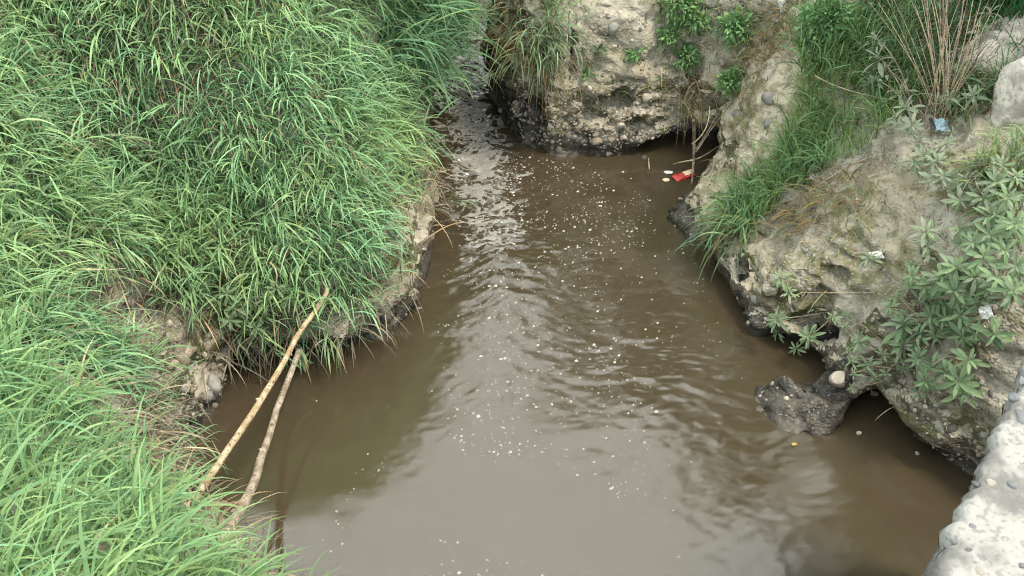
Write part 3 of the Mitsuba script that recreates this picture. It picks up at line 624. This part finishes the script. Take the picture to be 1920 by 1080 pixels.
def rosette_shrub(label, root, tips, leaf_len=.11, count=16, mats=('leaf_fresh', 'leaf_mid', 'leaf_dull'), seed=0, lift=.16, group='willow leaved shrubs on the right bank', name='willow_leaved_shrub', lean=(-.25, -.35, .75)):
    key = numbered(name); rng = np.random.default_rng(seed)
    note(key, label, 'shrub', group)
    q, n = hit(*root); q = q - n * .03
    tips = list(tips)
    if len(tips) >= 4: tips += [(t[0] + rng.uniform(-34, 34), t[1] + rng.uniform(-28, 28), (t[2] if len(t) > 2 else 1) * .78, .6) for t in tips]
    leaf_len = leaf_len * .78
    for tp in tips:
        if tp[0] > 1912: continue
        x, y = tp[:2]; sc = tp[2] if len(tp) > 2 else 1.0; up = (tp[3] if len(tp) > 3 else 1.0) * lift
        g, gn_ = hit(x, y); cam = np.array([0, 0, CAM_H])
        p = g + unit(cam - g) * up
        mid = .5 * (q + p) + n * up * .3 + rng.normal(0, .015, 3)
        c = spline([q, mid, p], 14)
        stem = numbered(key + '__stem')
        put(stem, tube(c, np.linspace(.0042, .0024, 14), 6, seed, .1), 'twig', True)
        d = unit(p - mid); axis = unit(.55 * d + np.array(lean) + rng.normal(0, .16, 3))
        whorl(stem, p, axis, leaf_len * sc, int(count * (1 if sc >= .8 else .7)), mats, rng)
S = rosette_shrub
S('small willow leaved shrub hanging over the black hollow at the water', (1560, 585), [(1455, 598), (1516, 629), (1540, 582, .7), (1563, 592, .6)], .105, 17, seed=1)
S('pale willow leaved sprig on the mossy edge above the muddy right shore', (1500, 555), [(1462, 519, 1.0), (1480, 545, .8)], .10, 15, ('leaf_grey', 'leaf_fresh'), seed=2)
S('lone willow leaved sprig beside the white scrap on the bare earth slope', (1640, 500), [(1627, 482, .85)], .10, 14, ('leaf_fresh', 'leaf_grey'), seed=3)
S('upright willow leaved shoot standing alone right of the white scrap', (1745, 490), [(1737, 432, 1.0, 1.5), (1740, 458, .95), (1738, 480, .7)], .11, 15, ('leaf_fresh', 'leaf_grey', 'leaf_dull'), seed=4)
S('low willow leaved shrub with trailing twigs along the lip above the low arch', (1690, 690), [(1590, 656, .7), (1610, 640, .85), (1625, 684, .95), (1637, 706, .6), (1660, 700, .6), (1583, 610, .55), (1600, 700, .6), (1655, 662, .7)], .095, 14, seed=5)
S('largest willow leaved whorls in the middle of the thicket', (1760, 640), [(1692, 606, 1.35), (1690, 648, 1.0), (1722, 622, .9), (1745, 590, 1.0), (1668, 575, .8), (1722, 672, .8)], .115, 20, ('leaf_fresh', 'leaf_mid', 'leaf_dull'), seed=6)
S('willow leaved shrub with one broad whorl overhanging the dark cliff near the wall', (1800, 670), [(1797, 716, 1.3), (1745, 690, .8), (1735, 716, .8), (1818, 675, .9), (1772, 700, .7)], .125, 12, ('leaf_fresh', 'leaf_mid'), seed=7)
S('dark willow leaved shrub beside the right hand white scrap', (1850, 600), [(1800, 590, 1.0), (1770, 600, .9), (1805, 632, .9), (1866, 628, 1.0), (1760, 560, 1.0), (1832, 565, .8)], .12, 14, ('leaf_mid', 'leaf_dark', 'leaf_fresh'), seed=8)
S('tall bushy willow leaved shrub in the upper thicket below the bare slope', (1830, 520), [(1765, 520, 1.1), (1795, 500, 1.1), (1790, 545, 1.1), (1830, 520, 1.0), (1735, 540, .9), (1710, 520, .8), (1845, 480, 1.0), (1870, 520, 1.0), (1900, 545, .9)], .12, 16, ('leaf_mid', 'leaf_dull', 'leaf_fresh'), seed=9, lift=.24)
S('willow leaved shrub reaching the right edge beside the thicket top', (1890, 440), [(1855, 440, 1.1), (1885, 470, 1.0), (1825, 455, 1.0), (1905, 420, 1.0), (1800, 430, .9), (1860, 400, 1.0), (1905, 500, .9)], .115, 16, ('leaf_dull', 'leaf_mid', 'leaf_fresh'), seed=10, lift=.22)
S('willow leaved shrub in front of the large broken boulder', (1850, 330), [(1835, 300, .9), (1870, 340, 1.0), (1810, 335, .9), (1890, 370, 1.0), (1845, 370, .9), (1880, 310, .8), (1800, 375, .9), (1905, 330, .8)], .115, 15, ('leaf_dull', 'leaf_grey', 'leaf_fresh'), seed=11, lift=.22)
S('greyish willow leaved shrub below the dry stalks', (1760, 310), [(1735, 290, .9), (1722, 262, .8), (1758, 300, .9), (1775, 268, .8), (1770, 330, .9), (1715, 305, .8), (1748, 335, .8)], .11, 15, ('leaf_grey', 'leaf_dull'), seed=12, lift=.2)
S('pale willow leaved plant with drooping leaves left of the dry stalks', (1720, 230), [(1640, 70, 1.1, 1.4), (1645, 105, 1.2, 1.3), (1660, 130, 1.1), (1690, 170, 1.1), (1640, 150, .9), (1695, 200, 1.0), (1710, 235, .8)], .13, 12, ('leaf_grey',), seed=13, lift=.28)
S('grey green willow leaved sprigs beside the pale rough boulder', (1830, 160), [(1845, 55, 1.0, 1.4), (1860, 20, .9, 1.4), (1820, 100, .9), (1790, 140, .9), (1800, 90, .8), (1825, 180, .9), (1780, 180, .8)], .12, 11, ('leaf_grey', 'leaf_dull'), seed=14, lift=.26)
G2 = 'willow leaved sprigs on the left bank'
S('fresh green willow leaved plant at the upper end of the poles', (470, 590), [(425, 548, 1.0), (440, 575, 1.0), (432, 600, 1.0), (465, 560, .9), (497, 560, .9), (520, 540, .9), (480, 615, .8)], .10, 14, ('leaf_fresh', 'leaf_mid'), seed=15, group=G2, lift=.2, lean=(.2, -.35, .75))
S('pale willow leaved sprig hanging over the dark water left of the poles', (462, 640), [(448, 642, 1.1)], .10, 14, ('leaf_fresh', 'leaf_grey'), seed=16, group=G2, lift=.14, lean=(.2, -.35, .75))
S('small willow leaved sprig on the top end of the thicker pole', (575, 665), [(566, 676, .95)], .095, 13, ('leaf_fresh', 'leaf_grey'), seed=17, group=G2, lift=.10, lean=(.2, -.35, .75))

# small leafy bushes on the earth cliff
def cushion(label, x, y, rad, n, seed, name='leafy_bush', cols=(.19, .34, .15), leaf=(.03, .055), cat='bush'):
    rng = np.random.default_rng(seed); key = numbered(name); note(key, label, cat, 'leafy bushes on the earth cliff')
    q, nr = hit(x, y); c = q + nr * rad * .35
    d = unit(rng.normal(0, 1, (n, 3)) + nr * .7 + [0, 0, .3])
    r = rad * rng.uniform(.35, 1.0, n) * (.75 + .5 * nnoise(d * 2.2 + seed, seed)) 
    p = c + d * r[:, None] * [1, 1, .85]
    m = blades(p, unit(d + rng.normal(0, .45, d.shape) + [0, -.2, .35]), rng.uniform(*leaf, n), rng.uniform(.011, .019, n), rng.uniform(.3, 1.5, n), tint(rng, n, cols, .25), rng, 3, [.35, 1, .85, .05])
    put_leaves(key + '__foliage', m, kind='stuff')
    for k in range(6):
        e = c + unit(rng.normal(0, 1, 3) + nr + [0, 0, .4]) * rad * .7
        put(numbered(key + '__stem'), tube(spline([q - nr * .02, .5 * (q + e) + rng.normal(0, .01, 3), e], 6), np.linspace(.004, .002, 6), 5), 'twig', True)
cushion('wide green leafy bush at the top edge of the photo over the earth cliff', 1265, 12, .17, 620, 1)
cushion('small green bush just below the right end of the wide one at the top', 1308, 40, .10, 260, 2)
cushion('round leafy bush on the cliff below the wide bush, left of the gully', 1252, 68, .085, 240, 3)
cushion('leafy bush on the dark gully edge, lowest of the left row', 1285, 112, .10, 330, 4)
cushion('full round leafy bush on the upper part of the pale earth spur', 1392, 52, .14, 560, 5)
cushion('round leafy bush on the pale earth spur below the fuller one', 1375, 155, .10, 380, 6)
cushion('tiny leafy tuft alone in the middle of the earth cliff', 1192, 98, .05, 90, 7)
cushion('tiny pale star shaped tuft on the cliff beside the hanging grass', 1122, 96, .045, 50, 8, cols=(.15, .2, .13))
cushion('tiny green sprig low on the cliff right of the hanging grass', 1098, 140, .04, 40, 9)
cushion('leafy weeds at the top of the meadow grass', 1540, 45, .17, 620, 10)
cushion('leafy weeds beside the grey litter at the top of the spur', 1520, 95, .10, 260, 11, cols=(.19, .32, .15))
cushion('leafy weeds at the top edge of the photo behind the meadow grass', 1620, 12, .16, 420, 12, cols=(.19, .32, .15))

# ------------------------------------------------------------------ grass that hangs over the cliffs, each tuft a thing
def hanging(label, x, y, n, length, drop, seed, cols, dry=.5, width=.006, lean=(0, -.4, .2), spread=.4, box=.12, name='hanging_grass', shoot=0):
    rng = np.random.default_rng(seed); key = numbered(name); q, nr = hit(x, y)
    w = np.exp(-((g_cent - q) ** 2).sum(1) / box ** 2)
    b, nn = scatter(w, n, rng)
    dr_ = rng.random((n, 1)) < dry
    parts = [blades(b, unit(nn * .5 + np.array(lean) + rng.normal(0, spread, b.shape)), rng.uniform(length * .4, length, n), width * rng.uniform(.6, 1.3, n), rng.uniform(drop * .5, drop * 1.4, n), np.where(dr_, tint(rng, n, (.24, .185, .105), .3, .08), tint(rng, n, cols)), rng, 7)]
    if shoot:
        b, nn = scatter(w, shoot, rng)
        parts.append(shoots(b, nn, rng, (length * .3, length * .75), 5, (.10, .2), (.006, .010), cols, droop=1.4, lean=lean))
    put_leaves(key, join(parts), label=label, cat='grass tuft', group='grass tufts on the banks')
hanging('long tuft of green and straw coloured grass hanging down the back cliff', 1024, 90, 60, .62, 3.0, 21, (.20, .28, .17), .75, box=.11, shoot=75, spread=.55)
hanging('bright green tuft at the top edge of the photo above the hanging grass', 1046, 4, 260, .22, 1.2, 22, (.18, .32, .13), .1, box=.15, lean=(0, -.1, .7))
hanging('thin dead grass over the dark gap at the head of the channel', 968, 50, 90, .4, 2.4, 23, (.10, .15, .08), .7, box=.16)
hanging('matted bunch of dead grass and roots hanging in the dark gully', 1300, 170, 80, .46, 3.4, 24, (.18, .22, .12), .85, box=.10, spread=.45)
hanging('grass tuft trailing down into the stream from the right bank', 1385, 415, 120, .4, 3.0, 25, (.19, .29, .15), .35, box=.10, lean=(-.5, -.35, .15), shoot=28)
hanging('green grass tuft on the lower corner of the meadow grass', 1420, 370, 260, .26, 1.6, 26, (.21, .34, .15), .3, box=.16, lean=(-.2, -.3, .5))
hanging('straw coloured grass tangled on the slope below the meadow grass', 1530, 375, 260, .24, 1.5, 27, (.14, .20, .11), .7, box=.2, lean=(-.3, -.3, .25))
hanging('short dry grass fringe along the top of the pale earth spur', 1450, 60, 420, .2, 1.2, 28, (.13, .18, .08), .75, box=.25, lean=(-.1, -.3, .4))
hanging('dark green reeds behind the grey boulder in the upper right corner', 1900, 20, 300, .6, .7, 29, (.05, .13, .05), 0, .012, lean=(-.1, .1, .9), box=.22)
hanging('dry and green weeds round the foot of the tall dry stalks', 1770, 130, 700, .34, 1.2, 30, (.10, .17, .075), .5, box=.32, lean=(-.1, -.1, .6), shoot=60)

hanging('loose yellow green weeds at the top edge of the photo left of the dry stalks', 1690, 40, 420, .28, 1.2, 31, (.22, .33, .16), .3, box=.2, lean=(-.1, -.2, .6), shoot=50)
hanging('pale green weeds on the bare earth right of the dry stalks', 1825, 190, 320, .22, 1.3, 32, (.22, .31, .17), .35, box=.16, lean=(-.1, -.2, .6), shoot=50)
hanging('sparse green weeds at the right edge beside the thicket top', 1890, 330, 260, .22, 1.3, 33, (.20, .30, .15), .3, box=.16, lean=(-.1, -.2, .6), shoot=40)
hanging('thin grass on the mossy slope above the lone sprig', 1600, 395, 200, .14, 1.3, 34, (.20, .28, .14), .5, .004, box=.2, lean=(-.2, -.3, .4))

# the sheaf of tall dry stalks
def stalks():
    rng = np.random.default_rng(41); key = 'dry_stalks'; q, n = hit(1765, 222)
    note(key, 'sheaf of tall thin pinkish dry stalks fanning up from the right bank', 'dead plant')
    for i in range(44):
        b = q + rng.normal(0, .03, 3) * [1, 1, 0]
        d = unit(np.array([rng.normal(0, .35), rng.normal(.25, .25), 1.0])); L = rng.uniform(.45, .95)
        put(numbered(key + '__stalk'), tube(spline([b, b + d * L * .5 + rng.normal(0, .012, 3), b + d * L + [rng.normal(0, .05), 0, -.04]], 8), np.linspace(.0034, .0014, 8), 5), 'stalk' if i % 3 else 'straw', True)
bark('stalk', (.25, .19, .15), (.40, .32, .26)); bark('straw', (.36, .31, .18), (.52, .46, .31))
stalks()
def straw(label, pix, r=.003, mat='straw', name='grass_stalk', cat='stalk', lift=.06):
    pts = [hit(x, y)[0] + unit(np.array([0, 0, CAM_H]) - hit(x, y)[0]) * (z if len(o) else lift) for x, y, *o in pix for z in [o[0] if o else lift]]
    put(numbered(name), tube(spline(pts, 24), np.linspace(r, r * .5, 24), 5), mat, True, label, cat)
straw('long bare straw stalk bowed across the meadow grass', [(1528, 142), (1560, 158), (1620, 177), (1700, 192)], lift=.18)
straw('long curved straw stalk lying between the meadow grass and the bare slope', [(1515, 362), (1560, 330), (1610, 303), (1680, 287)], lift=.08)
straw('thin straight twig lying on the bare slope above the black hollow', [(1500, 548), (1560, 549), (1640, 548)], .0025, lift=.03)
straw('thin brown twig arching down beside the right hand white scrap', [(1905, 550), (1895, 575), (1880, 610)], .006, 'twig', lift=.12)
straw('pale yellow bent straw among the grass above the poles', [(505, 492), (518, 510), (518, 528), (512, 540)], .005, lift=.25)
straw('yellow seed stalk bowed over the near grass', [(130, 870), (180, 850), (240, 834), (340, 829)], .004, lift=.35)
straw('yellow green stalk leaning up from the near grass towards the poles', [(178, 1010), (235, 950), (290, 895)], .0032, lift=.38)
straw('thin straw stalk bowed across the gully above the near grass', [(62, 552), (105, 600), (170, 625), (255, 622)], .003, lift=.3)
straw('pale grass stem lying flat across the left slope', [(145, 505), (180, 506), (235, 503)], .004, lift=.3)

put('wood_piece', tube(spline([hit(322, 694)[0] + [0, -.02, .03], hit(372, 655)[0] + [0, -.02, .03]], 10), [.012, .017, .02, .021, .02, .022, .021, .02, .016, .01], 7, 4, .3), 'pole_grey', True, 'short weathered piece of wood lying in the bare gravelly gully on the left', 'wood')
# roots and driftwood in the hollow under the spur
def tangle():
    key = 'driftwood'; rng = np.random.default_rng(43); note(key, 'dead branch with thin twigs caught in the dark hollow under the earth spur', 'branch')
    put(key + '__branch', tube(spline([at(1300, 225, .42), at(1301, 285, .16), at(1296, 352, -.02)], 16), np.linspace(.012, .008, 16), 8, 3, .3), 'twig', True)
    for a, b, c in (((1305, 285, .25), (1335, 240, .4), (1375, 190, .62)), ((1300, 300, .2), (1285, 305, .16), (1262, 309, .05)), ((1304, 280, .25), (1322, 262, .33), (1345, 215, .5)), ((1298, 270, .28), (1318, 250, .36), (1330, 200, .5)), ((1302, 300, .2), (1325, 290, .22), (1345, 275, .3))):
        put(numbered(key + '__twig'), tube(spline([at(*a), at(*b) + rng.normal(0, .01, 3), at(*c)], 10), np.linspace(.006, .0025, 10), 5), 'straw' if rng.random() < .5 else 'twig', True)
tangle()
put('floating_reed', tube(spline([at(1216, 296, .06), at(1217, 312, .01), at(1219, 327, -.01)], 8), np.linspace(.003, .005, 8), 6), 'straw', True, 'pale reed sticking out of the water in front of the back cliff', 'reed')

# ------------------------------------------------------------------ litter
plain('white_plastic', (.55, .57, .56), .4); plain('grey_plastic', (.34, .35, .38), .35); plain('blue_plastic', (.30, .42, .50), .35); plain('black_plastic', (.03, .03, .035), .35); plain('red_plastic', (.42, .04, .035), .35); plain('cream_print', (.62, .50, .36), .45); plain('yellow_leaf', (.36, .29, .08), .5)
def scrap(key, p, n, w, h, mat, seed, crumple=.35, roll=0.0, thick=.0015, **lab):
    """A crumpled sheet of plastic with a real thickness."""
    N = 12; rng = np.random.default_rng(seed)
    u, v = np.meshgrid(np.linspace(-1, 1, N), np.linspace(-1, 1, N), indexing='ij')
    q = np.stack([u, v, 0 * u], -1)
    z = crumple * min(w, h) * (nfbm(q * 1.9 + seed, 2, seed) - .5) * 2 - crumple * .3 * min(w, h) * (u ** 2 + v ** 2)
    k = 1 - .22 * nnoise(q * 2.5 + seed, seed + 3) * np.maximum(np.abs(u), np.abs(v)) ** 2
    g = np.stack([u * w / 2 * k, v * h / 2 * k, z], -1).reshape(-1, 3)
    f = grid_faces(N, N); b = g - [0, 0, thick]
    edge = np.concatenate([np.arange(N) * N, (N - 1) * N + np.arange(N), np.arange(N), np.arange(N) * N + N - 1])
    ring = list(range(N)) + [i * N + N - 1 for i in range(1, N)] + [(N - 1) * N + i for i in range(N - 2, -1, -1)] + [i * N for i in range(N - 2, 0, -1)]
    m = len(g); r0, r1 = np.array(ring), np.roll(ring, -1)
    F_ = np.vstack([f, f[:, ::-1] + m, np.stack([r0, r1, r1 + m], 1), np.stack([r0, r1 + m, r0 + m], 1)])
    R = basis(n, roll)
    put(key, (np.vstack([g, b]) @ R.T + p, F_), mat, 40, **lab)
    return R
def litter(label, x, y, w, h, mat, seed, lift=.02, cat='plastic scrap', name='plastic_scrap', roll=0.0, crumple=.45):
    q, n = hit(x, y); key = numbered(name)
    scrap(key, q + unit(np.array([0, 0, CAM_H]) - q) * lift, unit(n + [0, -.3, .4]), w, h, mat, seed, crumple, roll, label=label, cat=cat)
    return key, q, n
litter('crumpled white plastic scrap on the bare earth slope beside a lone sprig', 1643, 478, .07, .05, 'white_plastic', 1, .04)
litter('white plastic scrap among the dark leaves near the concrete wall', 1848, 584, .055, .06, 'white_plastic', 2, .14)
k, q, n = litter('crushed pale blue packet with a dark end below the tall dry stalks', 1768, 231, .075, .085, 'blue_plastic', 3, .10, 'packet', 'packet')
scrap(k + '__dark_end', q + unit(np.array([0, 0, CAM_H]) - q) * .105 + np.array([-.055, 0, 0]), unit(n + [0, -.3, .4]), .025, .1, 'black_plastic', 4, .3)
k, q, n = litter('tall crumpled grey and white plastic bag at the top of the spur', 1458, 33, .075, .06, 'grey_plastic', 5, .04, 'plastic bag', 'plastic_bag')
scrap(k + '__white_fold', q + np.array([.015, .0, .09]), unit(n + [0, -.6, 0]), .06, .11, 'white_plastic', 6, .5)
litter('flat grey white lid in the weeds behind the spur', 1518, 90, .07, .045, 'white_plastic', 7, .06, 'lid', 'lid', crumple=.25)
litter('thin translucent plastic tatter on the lower meadow grass', 1523, 322, .06, .09, 'white_plastic', 8, .08)
litter('greyish plastic tatter standing in the meadow grass', 1550, 297, .06, .10, 'leaf_grey', 9, .09)
litter('small white paper bit on the grass below the spur', 1418, 318, .02, .03, 'white_plastic', 10, .05, 'paper bit', 'paper_bit')
litter('brown red leaf of litter on the slope below the meadow grass', 1425, 412, .04, .03, 'cream_print', 12, .03, 'paper bit', 'paper_bit')
# the red packet that floats before the hollow
def packet():
    key = 'red_packet'; p = at(1283, 329, .012)
    d = unit(at(1310, 316, .03) - at(1262, 333, .01)); side = np.cross([0, -.25, 1], d); R = np.stack([d, unit(side), np.cross(d, unit(side))], 1)
    L, W, H = .165, .066, .03
    u = np.linspace(-1, 1, 15); V = []
    for a in u:
        e = 1 - .8 * abs(a) ** 6; wd = W / 2 * (.92 + .08 * abs(a))
        t = np.arange(12) / 12 * 2 * np.pi
        V.append(np.stack([np.full(12, a * L / 2) + .004 * np.sin(3 * t + a * 5), wd * np.sign(np.cos(t)) * np.abs(np.cos(t)) ** .6, H / 2 * e * np.sin(t) + .003 * np.sin(t * 2 + a * 7)], 1))
    v = np.vstack(V); n, m = 15, 12
    i, j = np.meshgrid(np.arange(n - 1), np.arange(m), indexing='ij'); k = (j + 1) % m
    f = np.vstack([np.stack([i * m + j, (i + 1) * m + j, (i + 1) * m + k], -1).reshape(-1, 3), np.stack([i * m + j, (i + 1) * m + k, i * m + k], -1).reshape(-1, 3)])
    put(key, (v @ R.T + p, f), 'red_plastic', 40, 'red packet with a cream panel floating at the mouth of the dark hollow', 'packet')
    N = 8; uu, vv = np.meshgrid(np.linspace(-.1, .85, N), np.linspace(-.62, .62, N), indexing='ij')
    g = np.stack([uu * L / 2, vv * W / 2, H / 2 * (1 - .8 * np.abs(uu) ** 6) * np.sqrt(np.clip(1 - np.abs(vv * .93) ** 3.3, 0, 1)) + .0045], -1).reshape(-1, 3)
    put(key + '__panel', (g @ R.T + p, grid_faces(N, N)), 'cream_print', True, label='cream panel on the red packet')
packet()
for i, (x, y, lb) in enumerate([(1253, 323, 'larger oval white flake floating left of the red packet'), (1249, 337, 'smaller pinkish flake floating left of the red packet')]):
    v, f = rock(15 + i, 2, .2, .12); put(numbered('floating_flake'), (v * [.034 - .008 * i, .022, .006] + at(x, y, .006), f), 'white_plastic' if i == 0 else 'cream_print', 60, lb, 'flake')
scrap('floating_leaf', at(1490, 832, .006), np.array([.1, 0, 1.0]), .028, .016, 'yellow_leaf', 3, .3, .4, label='small yellow leaf floating on the still water beside the mud spit', cat='leaf')

# ------------------------------------------------------------------ foam
plain('foam', (.21, .21, .20), .5); plain('foam_white', (.40, .40, .375), .5)
def foam_flecks():
    rng = np.random.default_rng(61); N = 4600
    C = rng.uniform(2.0, 6.6, 170); k = (170 * rng.random(N) ** 1.15).astype(int)
    cx = np.interp(C, [2, 3, 4, 5, 6.6], [.1, .15, .2, .1, -.3]) + np.interp(C, [2, 3, 4, 5, 6.6], [.42, .48, .45, .42, .25]) * rng.normal(0, 1, 170)
    y = C[k] + rng.normal(0, .09, N); x = cx[k] + rng.normal(0, .10, N) + .25 * (y - C[k])
    d, _ = shore_field(x, y)
    ok = (d < -.06) & (rng.random(N) < np.interp(y, [2, 3, 4.2, 6], [.3, .62, .9, 1.0])) & (nfbm(np.column_stack([x * 2, y * 2, 0 * x]), 3, 66) > np.interp(y, [2, 4, 5], [.47, .40, .34]))
    # some fleck groups, and strays on the far brown pool
    x2, y2 = rng.uniform(-.2, 1.4, 260), rng.uniform(3.6, 5.4, 260); d2, _ = shore_field(x2, y2)
    ok2 = (d2 < -.1) & (nfbm(np.column_stack([x2 * 2.4, y2 * 2.4, 0 * x2]), 3, 67) > .47)
    x, y = np.concatenate([x[ok], x2[ok2]]), np.concatenate([y[ok], y2[ok2]])
    r = np.clip(np.exp(rng.normal(math.log(.0030), .55, len(x))), .0016, .011)
    t = np.arange(9) / 9 * 2 * np.pi; V, F_ = [], []
    z = wave_height(x, y)
    for i in range(len(x)):
        k = r[i] * (1 + .35 * (nnoise(np.column_stack([np.cos(t), np.sin(t), 0 * t + i]) * 1.4, 5) - .5) * 2)
        el = rng.uniform(.55, 1); a = rng.uniform(0, 3.1) * .3
        e = np.column_stack([k * np.cos(t), k * np.sin(t) * el]); e = e @ np.array([[math.cos(a), math.sin(a)], [-math.sin(a), math.cos(a)]])
        ringo = np.column_stack([x[i] + e[:, 0], y[i] + e[:, 1], np.full(9, z[i] - .001)]); ringi = np.column_stack([x[i] + e[:, 0] * .7, y[i] + e[:, 1] * .7, np.full(9, z[i] + .0022 + r[i] * .2)])
        o = len(V) * 19; V.append(np.vstack([ringo, ringi, [[x[i], y[i], z[i] + .003 + r[i] * .28]]]))
        j = np.arange(9); q = (j + 1) % 9
        F_.append(np.vstack([np.stack([j, q, q + 9], 1), np.stack([j, q + 9, j + 9], 1), np.stack([j + 9, q + 9, np.full(9, 18)], 1)]) + o)
    put('foam_flecks', (np.vstack(V), np.vstack(F_)), 'foam_white', True, label='white foam flecks drifting down the middle of the brown stream', cat='foam', kind='stuff')
foam_flecks()
def riffle_foam():
    X, Y = np.arange(-.95, .75, .006), np.arange(3.7, 7.6, .008)
    x, y = np.meshgrid(X, Y, indexing='ij'); p = np.stack([x, y, 0 * x], -1)
    w = .10 * np.stack([nfbm(p * 4, 2, 161) - .5, nfbm(p * 4, 2, 162) - .5, 0 * x], -1); q = p + w * 2
    net = 1 - np.abs(nfbm(q * [19, 30, 1], 3, 71) - .5) * 5.5
    patch = nfbm(q * [7, 10, 1], 3, 73)
    lane = np.exp(-(((x + .30 - np.interp(y, [3.7, 5, 6.5], [.25, .12, -.05])) / np.interp(y, [3.7, 5, 7], [.22, .36, .30])) ** 2)) * np.clip((y - 3.75) / .9, 0, 1)
    e = net * .5 + patch * 1.0 + lane * .9
    e = (e - np.quantile(e[lane > .6], .66))
    z = wave_height(x, y) + np.clip(e * .016, -.008, .004) + .0015 * nnoise(p * 130, 9) 
    d, _ = shore_field(x, y)
    ok = (e > -.12) & (d < .05)
    f = grid_faces(len(X), len(Y)); f = f[ok.ravel()[f].any(1)]
    used, inv = np.unique(f, return_inverse=True)
    put('riffle_foam', (np.stack([x.ravel(), y.ravel(), z.ravel()], 1)[used], inv.reshape(-1, 3)), 'foam', True, label='torn web of grey white foam on the fast water of the narrow channel', cat='foam', kind='stuff')
riffle_foam()
# ------------------------------------------------------------------ trees beyond the frame, whose crowns stand mirrored in the water
def tree(label, x, y, z, h, crown, n, seed, cols=(.05, .10, .04)):
    key = numbered('tree'); rng = np.random.default_rng(seed); note(key, label, 'tree', 'trees on the banks beyond the photo')
    top = np.array([x, y, z + h])
    put(key + '__trunk', tube(spline([[x, y, z - .1], [x + .06, y, z + h * .3], [x - .04, y + .05, z + h * .6], top - [0, 0, h * .12]], 20), np.linspace(.09, .03, 20), 10, seed, .2), 'twig', True)
    P, D = [], []
    for k in range(26):
        t = rng.uniform(.3, .92); b = np.array([x, y, z + h * t]); a = rng.uniform(0, 6.28); d = unit(np.array([math.cos(a), math.sin(a), rng.uniform(.1, .8)]))
        e = b + d * crown * rng.uniform(.6, 1.05) * (1.15 - .5 * abs(t - .55))
        c = spline([b, .5 * (b + e) + [0, 0, .08], e], 8)
        put(numbered(key + '__limb'), tube(c, np.linspace(.022, .006, 8), 6), 'twig', True)
        m = n // 26; s = rng.uniform(.3, 1, m); P.append(b + (e - b) * s[:, None] + rng.normal(0, crown * .16, (m, 3))); D.append(unit(rng.normal(0, 1, (m, 3)) + [0, 0, -.1]))
    P, D = np.vstack(P), np.vstack(D); m = len(P)
    put_leaves(key + '__crown', blades(P, D, rng.uniform(.07, .15, m), rng.uniform(.025, .05, m), rng.uniform(.3, 1.2, m), tint(rng, m, cols), rng, 3, [.3, 1, .8, .05]), kind='stuff')
tree('tree on the right bank outside the photo, mirrored at the lower right', 3.35, 4.3, 1.3, 3.4, 1.0, 5200, 1)
tree('tree behind the back cliff outside the photo, mirrored in the far brown pool', 1.3, 8.3, 1.6, 3.0, 1.3, 5200, 2)
tree('second tree behind the back cliff outside the photo, mirrored beside the right bank', 3.0, 7.2, 1.8, 3.6, 1.3, 5200, 3)
